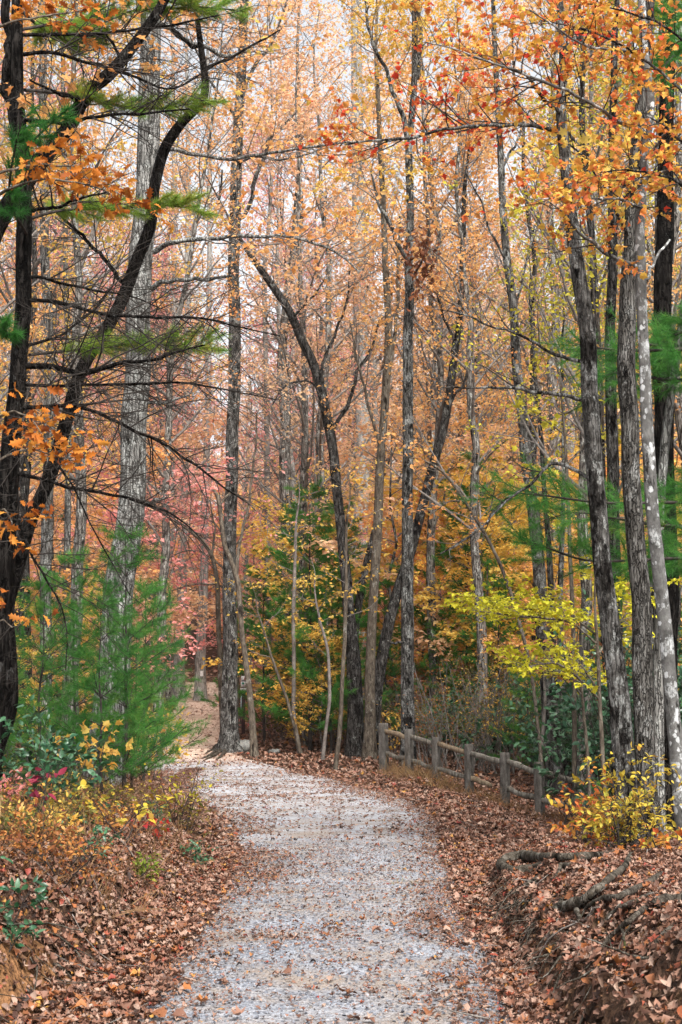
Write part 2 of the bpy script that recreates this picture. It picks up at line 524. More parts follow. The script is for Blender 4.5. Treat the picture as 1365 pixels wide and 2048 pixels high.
LEAF = {
    'peach': leafmat('peach_leaf', [(.68, .30, .16), (.80, .45, .26), (.85, .56, .37), (.85, .59, .32), (.78, .43, .28)], transl=.55),
    'orange': leafmat('orange_leaf', [(.60, .21, .07), (.76, .34, .11), (.82, .44, .17), (.84, .54, .21), (.73, .32, .14)], transl=.55),
    'gold': leafmat('gold_leaf', [(.66, .33, .06), (.76, .46, .09), (.80, .54, .12), (.72, .55, .14), (.70, .38, .09)], transl=.55),
    'pink': leafmat('pink_red_leaf', [(.60, .16, .16), (.76, .28, .27), (.82, .43, .39), (.74, .26, .23), (.80, .48, .34)], transl=.55),
    'rust': leafmat('rust_leaf', [(.16, .05, .03), (.30, .11, .04), (.45, .18, .05), (.40, .20, .05), (.28, .10, .05)]),
    'yellowgreen': leafmat('yellow_green_leaf', [(.30, .28, .03), (.50, .42, .04), (.60, .52, .05), (.38, .36, .05), (.60, .38, .04)]),
    'lime': leafmat('lime_yellow_leaf', [(.40, .42, .03), (.58, .56, .04), (.68, .62, .05), (.50, .50, .04), (.66, .46, .04)]),
    'maple': leafmat('mixed_maple_leaf', [(.60, .06, .03), (.68, .20, .06), (.74, .34, .07), (.76, .44, .08), (.72, .48, .09), (.72, .32, .07), (.68, .16, .07), (.66, .42, .08)], jitter=.9),
    'oakleaf': leafmat('rusty_oak_leaf', [(.20, .05, .012), (.40, .115, .018), (.54, .18, .025), (.58, .26, .045), (.30, .08, .018)], jitter=.9),
    'brownleaf': leafmat('brown_hanging_leaf', [(.12, .045, .025), (.22, .08, .04), (.30, .12, .06), (.36, .17, .06)], jitter=.9),
    'yellow': leafmat('yellow_bush_leaf', [(.30, .16, .03), (.50, .35, .04), (.58, .43, .05), (.54, .43, .08), (.32, .32, .05), (.50, .34, .04)], jitter=.9),
    'orangebush': leafmat('orange_bush_leaf', [(.55, .12, .04), (.64, .22, .05), (.68, .34, .08), (.60, .40, .08)], jitter=.9),
    'red': leafmat('red_shrub_leaf', [(.26, .012, .012), (.38, .03, .02), (.44, .07, .04), (.30, .02, .03)], jitter=.9),
    'burgundy': leafmat('burgundy_leaf', [(.16, .015, .04), (.25, .03, .06), (.34, .06, .08)], jitter=.9),
    'laurel': leafmat('dark_laurel_leaf', [(.012, .05, .02), (.02, .085, .035), (.04, .12, .05), (.07, .15, .08)], transl=.15, rough=.35, spec=.5, jitter=.9),
    'scrub': leafmat('dull_scrub_leaf', [(.10, .07, .02), (.16, .13, .04), (.10, .14, .03), (.26, .18, .05), (.20, .10, .04)]),
    'fern': leafmat('fern_green', [(.10, .16, .02), (.20, .26, .03), (.34, .32, .05)]),
}
NEEDLE = leafmat('pine_needle', [(.022, .105, .022), (.052, .20, .036), (.10, .29, .055), (.20, .33, .055), (.32, .24, .06)], transl=.5, rough=.45, jitter=.12)
NEEDLE_Y = leafmat('yellowing_pine_needle', [(.05, .17, .03), (.11, .26, .035), (.22, .34, .045), (.34, .32, .05), (.30, .18, .05)], transl=.3, rough=.45, jitter=.12)
LITTER = leafmat('fallen_leaf', [(.018, .010, .008), (.06, .028, .018), (.16, .074, .046), (.26, .135, .092), (.10, .042, .027), (.31, .18, .13), (.17, .07, .04), (.37, .25, .19), (.05, .024, .018), (.30, .11, .04), (.22, .035, .03), (.42, .22, .05)], transl=.12, rough=.55, jitter=.0, spec=.3)
GRASSM = leafmat('dry_grass_blade', [(.07, .035, .018), (.17, .09, .04), (.28, .17, .085), (.26, .22, .08), (.20, .24, .06)], transl=.3, jitter=0)

def ground_material():
    m = noisemat('leafy_soil', [(.30, (.015, .009, .006)), (.45, (.045, .025, .017)), (.58, (.095, .054, .034)), (.72, (.05, .034, .016))], sc=5, sc2=24, detail=9, bump=1.0, bdist=.06)
    N, L = m.node_tree.nodes, m.node_tree.links
    hv = next(n for n in N if n.type == 'HUE_SAT'); rp_ = next(n for n in N if n.type == 'VALTORGB')
    a_ = N.new('ShaderNodeAttribute'); a_.attribute_name = 'tint'
    mx = N.new('ShaderNodeMixRGB'); mx.inputs[2].default_value = (.20, .10, .045, 1)   # clay
    L.new(a_.outputs['Fac'], mx.inputs[0]); L.new(rp_.outputs[0], mx.inputs[1]); L.new(mx.outputs[0], hv.inputs['Color'])
    return m

def path_material():
    m, N, L = newmat('pale_gravel')
    tc = N.new('ShaderNodeTexCoord')
    v = N.new('ShaderNodeTexVoronoi'); v.inputs['Scale'].default_value = 55
    L.new(tc.outputs['Object'], v.inputs['Vector'])
    bw = N.new('ShaderNodeSeparateColor'); L.new(v.outputs['Color'], bw.inputs[0])
    r = ramp(N, [(0, (.07, .078, .098)), (.4, (.155, .168, .20)), (.8, (.235, .25, .285)), (1, (.33, .343, .375))])
    L.new(bw.outputs[0], r.inputs[0])
    # stone paler with distance: grazing-light brightness and dryness put into the colour
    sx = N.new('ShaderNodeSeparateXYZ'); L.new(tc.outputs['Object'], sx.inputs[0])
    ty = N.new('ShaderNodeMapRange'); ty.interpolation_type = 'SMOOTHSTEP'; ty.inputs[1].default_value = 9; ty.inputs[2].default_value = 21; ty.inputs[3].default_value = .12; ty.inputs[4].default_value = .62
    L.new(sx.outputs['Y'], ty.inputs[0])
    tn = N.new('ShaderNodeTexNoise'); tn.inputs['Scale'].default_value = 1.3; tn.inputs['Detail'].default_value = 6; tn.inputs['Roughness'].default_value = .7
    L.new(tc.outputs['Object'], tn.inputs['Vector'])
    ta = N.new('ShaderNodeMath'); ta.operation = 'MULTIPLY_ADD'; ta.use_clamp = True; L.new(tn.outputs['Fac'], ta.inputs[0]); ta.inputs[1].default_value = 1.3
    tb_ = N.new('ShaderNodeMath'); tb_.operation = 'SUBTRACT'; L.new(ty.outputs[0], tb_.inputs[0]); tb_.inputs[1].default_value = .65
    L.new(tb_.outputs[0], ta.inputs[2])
    graze_mix = N.new('ShaderNodeMixRGB'); graze_mix.inputs[2].default_value = (.49, .505, .545, 1)
    L.new(ta.outputs[0], graze_mix.inputs[0]); L.new(r.outputs[0], graze_mix.inputs[1])
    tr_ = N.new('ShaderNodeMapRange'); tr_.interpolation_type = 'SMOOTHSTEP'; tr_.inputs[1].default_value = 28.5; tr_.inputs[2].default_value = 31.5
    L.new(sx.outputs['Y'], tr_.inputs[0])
    d2 = N.new('ShaderNodeMixRGB'); d2.inputs[2].default_value = (.60, .45, .355, 1); L.new(tr_.outputs[0], d2.inputs[0]); L.new(graze_mix.outputs[0], d2.inputs[1]); r = d2
    # fine pale grit and tan leaf dust
    n1 = N.new('ShaderNodeTexNoise'); n1.inputs['Scale'].default_value = 2.2; n1.inputs['Detail'].default_value = 7; n1.inputs['Roughness'].default_value = .7
    mp = N.new('ShaderNodeMapping'); mp.inputs['Scale'].default_value = (.8, .9, 1)
    L.new(tc.outputs['Object'], mp.inputs[0]); L.new(mp.outputs[0], n1.inputs['Vector'])
    rd = ramp(N, [(.42, (0, 0, 0)), (.62, (.8, .8, .8))]); L.new(n1.outputs['Fac'], rd.inputs[0])
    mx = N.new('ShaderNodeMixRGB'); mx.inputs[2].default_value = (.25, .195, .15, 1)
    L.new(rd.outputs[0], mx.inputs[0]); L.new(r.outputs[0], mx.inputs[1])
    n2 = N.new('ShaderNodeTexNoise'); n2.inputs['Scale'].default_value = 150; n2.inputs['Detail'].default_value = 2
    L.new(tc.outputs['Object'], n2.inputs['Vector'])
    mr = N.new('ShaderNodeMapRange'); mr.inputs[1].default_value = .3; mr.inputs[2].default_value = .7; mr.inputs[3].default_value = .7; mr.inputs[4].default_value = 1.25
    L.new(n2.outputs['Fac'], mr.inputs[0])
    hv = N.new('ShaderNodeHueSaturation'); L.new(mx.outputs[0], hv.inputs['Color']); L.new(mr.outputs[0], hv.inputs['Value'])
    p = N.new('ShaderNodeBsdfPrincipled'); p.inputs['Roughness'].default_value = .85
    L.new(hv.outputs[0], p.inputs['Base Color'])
    b = N.new('ShaderNodeBump'); b.inputs['Strength'].default_value = .7; b.inputs['Distance'].default_value = .015
    L.new(v.outputs['Distance'], b.inputs['Height']); L.new(b.outputs[0], p.inputs['Normal'])
    out = N.new('ShaderNodeOutputMaterial'); L.new(p.outputs[0], out.inputs[0])
    return m

# ------------------------------------------------------------------ the ground and the path
def grid_mesh(xs, ys, zf):
    X, Y = np.meshgrid(xs, ys)
    Z = zf(X, Y)
    V = np.stack([X, Y, Z], -1).reshape(-1, 3)
    ny, nx = X.shape
    i = np.arange(nx * ny).reshape(ny, nx)
    q = np.stack([i[:-1, :-1], i[:-1, 1:], i[1:, 1:], i[1:, :-1]], -1).reshape(-1, 4)
    return V, q

inner = np.arange(-3.2, 3.21, 0.055)
g = 3.2 + np.cumsum(0.06 * 1.09 ** np.arange(80)); g = g[g < 125]
xs = np.concatenate([-g[::-1], inner, g])
ys = np.concatenate([np.linspace(-40, 3.5, 14), np.arange(4, 15, .07), 15 + np.cumsum(.08 * 1.022 ** np.arange(220))])
ys = ys[ys < 175]
gm = MB(); V, q = grid_mesh(xs, ys, h); cq = V[q].mean(1)
L0 = np.interp(cq[:, 1], LB_Y, LB_X)
gm.add(V, q, np.where((np.abs(L0 - .2 - cq[:, 0] + .25 * fbm(cq[:, 0] * 3, cq[:, 1] * 3)) < .13) & (cq[:, 1] < 7.9), 1.0, 0.0))
SOIL = ground_material()
ground = link('ground', gm.mesh('ground', SOIL, smooth=True)); tag(ground, 'leaf strewn brown woodland floor rising into banks beside the path', kind='structure')

pm = MB()
py_ = np.concatenate([np.linspace(-20, 4, 12), np.arange(4.3, 64, .12)])
cross = np.linspace(-1, 1, 25)
c_, w_ = path_c(py_), path_w(py_)
nl = 0.22 * fbm(py_ * 1.3, py_ * 0 + 3.3) * 2; nr = 0.22 * fbm(py_ * 1.1, py_ * 0 + 8.3) * 2
X = c_[:, None] + np.where(cross[None] < 0, cross[None] * (w_ + nl)[:, None], cross[None] * (w_ + nr)[:, None])
Y = np.repeat(py_[:, None], 25, 1)
Z = h(X, Y) + 0.025 - 0.05 * np.abs(cross[None]) ** 8
V = np.stack([X, Y, Z], -1).reshape(-1, 3)
i = np.arange(len(py_) * 25).reshape(-1, 25)
pq = np.stack([i[:-1, :-1], i[:-1, 1:], i[1:, 1:], i[1:, :-1]], -1).reshape(-1, 4)
pm.add(V, pq)
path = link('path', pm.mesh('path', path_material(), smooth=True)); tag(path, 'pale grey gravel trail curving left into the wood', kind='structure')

def normals(x, y, e=0.06):
    zx = (h(x + e, y) - h(x - e, y)) / (2 * e); zy = (h(x, y + e) - h(x, y - e)) / (2 * e)
    return norm(np.stack([-zx, -zy, np.ones_like(zx)], -1))

def litter_density(x, y):
    """share of full leaf cover at a place"""
    d = np.abs(x - path_c(y)) / path_w(y)
    edge = sstep(0.28, 1.1, d + 0.9 * fbm(x * 1.2 + 9, y * .8))
    edge = np.maximum(edge, .95 * sstep(27.3, 28.8, y + fbm(x, y) * 1.5) * (1 - .55 * (sstep(31, 32, y) * (d < 1.05))))
    streak = sstep(0.08, 0.30, fbm(x * 1.0 + 3, y * 1.5 + 11, 4) + .02)
    return np.clip(np.maximum(edge, 0.13 + 0.6 * streak), 0, 1)

def soil_bare(x, y):
    """bare clay patches on the cut banks"""
    L_ = np.interp(y, LB_Y, LB_X)
    wv = .25 * fbm(x * 3, y * 3)
    a = (np.abs(L_ - .22 - x + wv) < .10) & (y < 7.9) & (y > 6.2)
    b = (np.abs(x - 1.28 + wv) < .16) & (y < 10.5) & (fbm(x * 2, y * 1.2) > -.02)
    return a | b

def scatter(n, y0, y1, power=1.0):
    y = y0 + (y1 - y0) * rng.random(n) ** power
    half = 0.25 * y + 0.35
    return (rng.random(n) * 2 - 1) * half, y

def litter(mb, n, y0, y1, size, tpls, pale=0.0):
    y = np.sqrt(y0 ** 2 + (y1 ** 2 - y0 ** 2) * rng.random(n)); half = .25 * y + 1.3
    x = (rng.random(n) * 2 - 1) * half
    keep = rng.random(n) < litter_density(x, y) * np.where(soil_bare(x, y), .4, 1) * np.clip((normals(x, y)[:, 2] - .35) / .3, .22, 1)
    x, y = x[keep], y[keep]; n = len(x)
    nn = normals(x, y)
    a = rng.random(n) * 6.283
    al = np.stack([np.cos(a), np.sin(a), np.zeros(n)], -1)
    al = norm(al - nn * np.sum(al * nn, 1, keepdims=True) + .32 * rand_unit(n))
    onp = np.abs(x - path_c(y)) < path_w(y) * .85
    up = norm(nn + np.where(onp, .22, .45)[:, None] * rand_unit(n))
    rt = norm(np.cross(al, up)); up = np.cross(rt, al)
    Fr = np.stack([rt, al, up], -1)
    s = size * (0.5 + rng.random(n) ** 1.6 * 0.9)
    onp = np.abs(x - path_c(y)) < path_w(y) * .85
    s = np.where(onp, s * .6, s)
    P = np.stack([x, y, h(x, y) + .029 + .02 * rng.random(n)], -1)
    t = rng.random(n)
    t = np.where((t > .8) & (rng.random(n) < .55), t * .7, t)
    t = np.where(rng.random(n) < pale, np.array([.27, .29, .45, .47, .64])[rng.integers(0, 5, n)], t)
    k = rng.integers(0, len(tpls), n)
    for j, tp in enumerate(tpls):
        m = k == j
        leaves(mb, tp, P[m], Fr[m], s[m], t[m])

lm = MB()
near = [CURLED, CURLED2, MAPLE_LITE, OVAL, OAK, CURLED, CURLED2, CURLED, OVAL, ROUND, CURLED2]
litter(lm, 118000, 5.0, 14.5, .05, near)
litter(lm, 84000, 5.5, 16, .028, [CURLED, DIAMOND, OVAL])
frag = MB(); n = 150000                         # crushed leaf bits trodden into the path
y = np.sqrt(36 + (28 ** 2 - 36) * rng.random(n)); x = path_c(y) + (rng.random(n) * 2 - 1) * path_w(y)
kp = rng.random(n) < np.clip(sstep(-.03, .2, fbm(x * 1.1 + 3, y * np.clip(14 / y, .5, 2) * 1.1 + 11, 4)) + .05, 0, 1); x, y = x[kp], y[kp]; n = len(x)
leaves(frag, DIAMOND, np.stack([x, y, h(x, y) + .03], -1), frames(n, upbias=4, droop=.1), (.009 + .016 * rng.random(n) ** 2) * np.clip(y / 12, .8, 2), np.array([.09, .18, .27, .36, .45, .55])[rng.integers(0, 6, n)])
tag(link('leaf_fragments', frag.mesh('leaf_fragments', LITTER)), 'crushed leaf fragments trodden into the gravel path', 'leaf fragments', kind='stuff')
litter(lm, 82000, 14.5, 27, .072, [CURLED, OVAL, CURLED2, DIAMOND], .3)
litter(lm, 40000, 26, 46, .11, [DIAMOND, DIAMOND, CURLED], .55)
litter(lm, 32000, 46, 75, .2, [DIAMOND], .7)
litter(lm, 26000, 75, 130, .4, [DIAMOND], .7)
leaf_litter = link('leaf_litter', lm.mesh('leaf_litter', LITTER)); tag(leaf_litter, 'brown and tan fallen leaves covering the woodland floor', 'leaf litter', kind='stuff')

# the largest fallen leaves nearest the camera: single objects lying on the ground
LM = []
for tp, nm in ((MAPLE, 'leaf'), (OAK, 'leaf'), (CURLED, 'leaf'), (CURLED2, 'leaf')):
    for tv in (.12, .32, .5, .62, .78, .95):
        b = MB(); b.add(tp[0], tp[1], np.full(len(tp[1]), tv)); LM.append(b.mesh(nm, LITTER))

def place_leaf(me, P, Fr, s, parent, loc, label=None):
    o = bpy.data.objects.new('leaf', me)
    COL.objects.link(o)
    o.parent = parent
    M = Matrix([[Fr[0, 0] * s, Fr[0, 1] * s, Fr[0, 2] * s, P[0] - loc[0]], [Fr[1, 0] * s, Fr[1, 1] * s, Fr[1, 2] * s, P[1] - loc[1]], [Fr[2, 0] * s, Fr[2, 1] * s, Fr[2, 2] * s, P[2] - loc[2]], [0, 0, 0, 1]])
    o.matrix_basis = M
    return o

cnt = 0
while cnt < 290:
    x, y = (rng.random() * 2 - 1) * 2.0, 6.4 + 3.6 * rng.random() ** 1.5
    if abs(x) > .25 * y or rng.random() > max(.1, float(litter_density(x, y))) or soil_bare(x, y): continue
    nn = normals(np.array([x]), np.array([y]))[0]
    a = rng.random() * 6.283
    al = np.array([math.cos(a), math.sin(a), 0]); al = al - nn * al.dot(nn); al = al + .25 * rand_unit(1)[0]; al /= np.linalg.norm(al)
    up = nn + .35 * rand_unit(1)[0]; rt = np.cross(al, up); rt /= np.linalg.norm(rt); up = np.cross(rt, al)
    place_leaf(LM[rng.integers(len(LM))], (x, y, float(h(x, y)) + .045), np.stack([rt, al, up], -1), .062 + .03 * rng.random(), ground, (0, 0, 0))
    cnt += 1

# gravel stones on the near path
OCT = (np.array([[1, 0, 0], [0, 1, 0], [-1, 0, 0], [0, -1, 0], [0, 0, .8], [0, 0, -.5]], float), np.array([[0, 1, 4], [1, 2, 4], [2, 3, 4], [3, 0, 4]]))
sm = MB()
n = 17000
y = np.sqrt(36 + (15 ** 2 - 36) * rng.random(n)); x = path_c(y) + (rng.random(n) * 2 - 1) * path_w(y) * .95
Fr = frames(n, upbias=2.5)
sz = .004 + .010 * rng.random(n) ** 3
V, Fc = OCT
jit = 1 + .35 * (rng.random((n, 6, 1)) - .5)
XX = np.einsum('nij,nkj->nki', Fr, V[None] * jit) * sz[:, None, None] + np.stack([x, y, h(x, y) + .028], -1)[:, None]
sm.add(XX, (Fc[None] + (np.arange(n) * 6)[:, None, None]).reshape(-1, 3), np.repeat(rng.random(n), 4))
STONE = leafmat('gravel_stone', [(.07, .072, .085), (.13, .138, .16), (.19, .20, .23), (.14, .12, .105), (.29, .29, .31)], transl=0, rough=.8, jitter=0)
tag(link('gravel', sm.mesh('gravel', STONE)), 'loose grey gravel stones on the near path', 'gravel', kind='stuff')

# dry grass: by the fence, along the verge and on the left bank top
def grass_patch(mb, x, y, hgt, tint, wd=.004, lean=.5):
    n = len(x)
    P = np.stack([x, y, h(x, y) - .01], -1)
    D = norm(np.array([0, 0, 1.0]) + lean * rng.normal(size=(n, 3)) * np.array([1, 1, .1]))
    S = shoots(P, D, hgt, 4, .18, -.12)
    sdv = norm(np.cross(D, rand_unit(n))) * wd
    wv = np.linspace(1, .1, 4)
    A = S - sdv[:, None] * wv[None, :, None]; B = S + sdv[:, None] * wv[None, :, None]
    V = np.stack([A, B], 2).reshape(n, 8, 3)
    f = np.array([[0, 1, 3, 2], [2, 3, 5, 4], [4, 5, 7, 6]])
    mb.add(V, (f[None] + (np.arange(n) * 8)[:, None, None]).reshape(-1, 4), np.repeat(tint, 3))

FENCE_PX = [(768, 1446, 1552, 27.2), (819, 1458, 1572, 26.3), (872, 1474, 1578, 25.4), (938, 1488, 1600, 24.4), (1009, 1505, 1622, 23.4), (1079, 1524, 1640, 22.5), (1180, 1548, 1672, 21.2), (1300, 1580, 1710, 19.8)]
fence_xy = np.array([[at(p[0], p[1], p[3])[0], p[3]] for p in FENCE_PX])
gr = MB()
n = 5200
k = rng.random(n) * 5.6 + .2
fx = np.interp(k, np.arange(8), fence_xy[:, 0]); fy = np.interp(k, np.arange(8), fence_xy[:, 1])
off = rng.normal(size=n) * .22 - .12
cl = vnoise(fx * 2.6, fy * 2.6)
grass_patch(gr, fx + off * .7, fy + off, (.04 + .28 * rng.random(n) ** 2) * (.35 + 1.3 * cl), np.clip(.35 * cl + .3 * rng.random(n), 0, 1), .0065, .7)
n = 9000                                      # left bank top
y = 8 + 13 * rng.random(n) ** 1.3; x = np.interp(y, LB_Y, LB_X) - .22 - 2.2 * rng.random(n)
keep = fbm(x * 1.2, y * 1.2) > -.06
grass_patch(gr, x[keep], y[keep], .10 + .34 * rng.random(keep.sum()) ** 2, .55 * rng.random(keep.sum()) ** 1.3, .0045, .8)
n = 9000                                      # pale grassy slope by the far path
y = 40 + 22 * rng.random(n); x = path_c(y) + rng.choice([-1, 1], n) * (1.0 + rng.random(n) * 2.6)
keep = fbm(x * .6, y * .4) > -.03
x, y = x[keep], y[keep]; n = len(x)
grass_patch(gr, x, y, .12 + .25 * rng.random(n), .62 + .38 * rng.random(n), .012)
for (qx, qy, m) in ((818, 1772, 60), (404, 1756, 90), (830, 1784, 40), (340, 1760, 40), (740, 1578, 160), (700, 1560, 120)):
    c = ground_at(qx, qy)
    grass_patch(gr, c[0] + rng.normal(size=m) * .07, c[1] + rng.normal(size=m) * .12, .03 + .08 * rng.random(m), .75 + .25 * rng.random(m), .003, .9)
tag(link('grass', gr.mesh('grass', GRASSM)), 'dry tan and green grass blades along the verge, fence and bank', 'grass', kind='stuff')

# ------------------------------------------------------------------ hero trees
def px_path(pts, Y, m=5):
    """[(px, py, width px, dY)] -> smooth world path and radii"""
    P, R = [], []
    for p in pts:
        yy = Y + (p[3] if len(p) > 3 else 0)
        P.append(at(p[0], p[1], yy)); R.append(p[2] / F * yy / 2)
    A = catmull(np.column_stack([P, np.array(R)[:, None]]), m)
    return A[:, :3], np.maximum(A[:, 3], .002)

def wiggle(path, amp, seed=0):
    r = np.random.default_rng(abs(int(seed)))
    k = len(path); t = np.linspace(0, 1, k)
    ph = r.random((3, 3)) * 6.28
    wv = sum(np.sin(t[:, None] * 6.28 * f + ph[i]) / (i + 1) for i, f in enumerate((2.3, 5.1, 9.7)))
    return path + amp * wv * np.sin(np.pi * np.clip(t, 0, 1))[:, None]

def resample2(P, R, k):
    s = np.concatenate([[0], np.cumsum(np.linalg.norm(np.diff(P, axis=0), axis=1))])
    t = np.linspace(0, s[-1], k)
    return np.stack([np.interp(t, s, P[:, j]) for j in range(3)], -1), np.interp(t, s, R)

def twiggery(paths, root, twigmat, leafkey, n1, len1, n2, len2, leaf, size, tpl=MAPLE_LITE, t0=.3, lift=.06, flat=.7, indiv=0, indiv_tpl=None, n3=0, len3=.3, ang=.9, upbias=1.0, bare=0.0):
    """twigs and leaves grown from limb paths [(P,R)]; leaf = leaves per twig"""
    tw, lf = MB(), MB()
    S1, D1, R1 = [], [], []
    for P, R in paths:
        P2, R2 = resample2(P, R, 12)
        L = np.linalg.norm(P2[-1] - P2[0])
        m = max(1, int(n1 * L))
        s, d, r = sample(P2[None], R2[None], m, t0, 1)
        S1.append(s); D1.append(d); R1.append(r)
    S1, D1, R1 = np.concatenate(S1), np.concatenate(D1), np.concatenate(R1)
    d = side(D1, ang, flat, .12)
    L1 = len1 * (.5 + rng.random(len(S1)))
    A = shoots(S1, d, L1, 6, .22, lift); RA = taper(np.minimum(np.maximum(R1 * .55, .003), .0035 + .006 * L1), 6, .3)
    tubes(tw, A, RA, 4)
    s, dd, r = sample(A, RA, n2, .25, 1)
    L2 = len2 * (.5 + rng.random(len(s)))
    B = shoots(s, side(dd, .8, flat, .05), L2, 4, .25, lift * .5); RB = taper(np.minimum(r * .7, .004), 4, .35)
    tubes(tw, B, RB, 3)
    last, rl = B, RB
    if n3:
        s, dd, r = sample(B, RB, n3, .3, 1)
        C = shoots(s, side(dd, .8, flat), len3 * (.5 + rng.random(len(s))), 3, .25, 0); RC = taper(np.minimum(r * .8, .003), 3, .4)
        tubes(tw, C, RC, 3); last, rl = C, RC
    o = part('twigs', tw, twigmat, root, kind='stuff')
    if leaf > 0 and leafkey:
        keepb = rng.random(len(last)) >= bare
        P, D, _ = sample(last[keepb], rl[keepb], leaf, .2, 1.0)
        n = len(P)
        Fr = frames(n, norm(D * .5 + rand_unit(n) * np.array([1, 1, .5]) + np.array([0, 0, -.25])), upbias)
        s = size * (.6 + .8 * rng.random(n))
        clump = .5 + 1.3 * fbm(P[:, 0] * 1.1 + P[:, 2] * .7, P[:, 1] * .8 + P[:, 2] * 1.1)
        t = np.clip(.55 * clump + .45 * rng.random(n), 0, 1)
        if indiv:
            qx, qy = project(P)
            inside = np.nonzero((qx > 0) & (qx < 1365) & (qy > 0) & (qy < 2048))[0]
            order = inside[np.argsort(-(s[inside] / P[inside, 1]))][:indiv]
            tp = indiv_tpl or tpl
            mes = []
            for tv in np.linspace(.05, .95, 7):
                b = MB(); b.add(tp[0], tp[1], np.full(len(tp[1]), tv)); mes.append(b.mesh('leaf', LEAF[leafkey]))
            loc = root.location
            for j in order:
                place_leaf(mes[int(t[j] * 6.99)], P[j], Fr[j], s[j] * 1.05, root, loc)
            mask = np.ones(n, bool); mask[order] = False
            P, Fr, s, t = P[mask], Fr[mask], s[mask], t[mask]
        leaves(lf, tpl, P, Fr, s, t)
        part('crown', lf, LEAF[leafkey], root, kind='stuff')
    return o

def hero(name, label, cat, pts, bark, limbs=(), Y=None, flare=.5, s=20, group=None, ridge=.07):
    """pts from base up: [(px, py, width, dY)]"""
    if Y is None:
        Y = ground_at(pts[0][0], pts[0][1])[1]
    pts = list(pts)
    if pts[-1][1] > 0 and pts[-1][2] > 2:
        (ax, ay), (bx, by) = pts[-2][:2], pts[-1][:2]
        Lq = math.hypot(bx - ax, by - ay); wd = pts[-1][2]; e = wd * 22
        pts.append((bx + (bx - ax) / Lq * e * .5 + 6, by + (by - ay) / Lq * e * .5, wd * .55)); pts.append((bx + (bx - ax) / Lq * e * .9 + 2, by + (by - ay) / Lq * e * .95 - 4, 1.2))
    P, R = px_path(pts, Y, 7)
    base = P[0].copy(); base[2] = float(h(base[0], base[1], False))
    if P[0][2] > base[2] - .05:
        P = np.vstack([[base[0] + (base[2] - P[0][2]) * 0, base[1], base[2] - .12], P]); R = np.concatenate([[R[0] * 1.05], R])
    P, R = resample2(P, R, max(24, int(len(P) * 1.6)))
    P = wiggle(P, R.mean() * .16, len(label))
    root = thing(name, base, label, cat, group)
    b = MB(); trunk_mesh(b, P, R, s, flare, ridge, len(label) + int(pts[0][0]))
    part('trunk', b, BARK[bark], root, smooth=True)
    out = []
    for lb in limbs:
        Q, q = px_path(lb, Y, 6)
        j0 = np.argmin(np.linalg.norm(P - Q[0], axis=1))
        if np.linalg.norm(P[j0] - Q[0]) > q[0]:
            Q = np.vstack([P[j0], Q]); q = np.concatenate([[q[0] * 1.1], q])
        Q, q = resample2(Q, q, max(14, len(Q)))
        Q = wiggle(Q, q.mean() * .7, int(lb[0][0] + lb[0][1]))
        m = MB(); tubes(m, Q, q, 9, rough=.12)
        part('limb', m, BARK[bark if bark not in ('pale', 'oak') else bark], root, smooth=True)
        out.append((Q, q))
    return root, out, (P, R), Y

def upper(PR, lo=.4, hi=1.0):
    P, R = PR
    k = len(P)
    return (P[int(k * lo):int(k * hi)], R[int(k * lo):int(k * hi)])

T = {}
# --- left: dark pine with dead lower branches
r_, lb, tr, YL = hero('pine_tree', 'dark-barked pine at the left edge with bare dead side branches', 'tree',
    [(-30, 1600, 54), (-14, 1330, 50), (4, 1130, 46), (14, 980, 41), (26, 880, 37), (38, 780, 34), (43, 680, 33), (46, 550, 32), (46, 400, 31), (38, 200, 26), (36, 30, 23), (34, -60, 22)], 'dark', [
    [(40, 300, 26), (22, 220, 22, .1), (15, 100, 20, .1), (14, -40, 18, .1)],
    [(60, 600, 9), (125, 605, 8, -.3), (200, 630, 7, -.5), (300, 632, 6, -.7), (400, 638, 5, -.8), (490, 657, 3, -.8), (560, 672, 2, -.8)],
    [(55, 770, 8), (165, 772, 6, -.4), (340, 765, 5, -.8), (480, 785, 3, -1), (560, 800, 2, -1)],
    [(45, 815, 9), (165, 815, 8, .4), (240, 845, 7, .6), (325, 890, 6, .8), (400, 935, 5, 1), (450, 975, 4, 1), (500, 1010, 2, 1)],
    [(25, 945, 8), (150, 975, 7, -.3), (240, 995, 6, -.5), (320, 1015, 5, -.7), (375, 1050, 3, -.8), (420, 1100, 2, -.8)],
    [(46, 565, 8), (75, 552, 7, .3), (130, 570, 6, .5), (250, 590, 4, .8), (330, 620, 2, .8)],
    [(45, 240, 9), (120, 245, 8, -.3), (190, 235, 7, -.5), (265, 228, 6, -.5), (380, 218, 3, -.5)],
    [(40, 70, 8), (130, 70, 7, .4), (220, 65, 6, .6), (330, 52, 5, .6), (440, 30, 3, .6)],
    [(44, 110, 9), (110, 105, 8, .2), (190, 130, 7, .5), (260, 150, 6, .5), (350, 175, 4, .5), (450, 118, 3, .5)],
    [(110, 735, 12), (150, 742, 11, -.3), (200, 745, 10, -.5), (235, 728, 9, -.6), (300, 718, 6, -.6), (410, 690, 3, -.6)],
    [(20, 880, 7), (60, 860, 6, -.5), (130, 950, 4, -.8), (200, 1080, 3, -1), (260, 1190, 2, -1)],
    [(22, 1000, 7), (70, 1120, 5, -.5), (130, 1230, 3, -.8), (132, 1340, 2, -.8)],
    [(65, 420, 8), (110, 415, 7, -.2), (160, 398, 5, -.3), (230, 380, 3, -.3)],
    [(60, 690, 7), (140, 660, 5, .6), (230, 560, 4, .9), (170, 480, 3, 1), (110, 435, 2, 1)],
    ], Y=12.5, flare=.2)
T['L1'] = r_
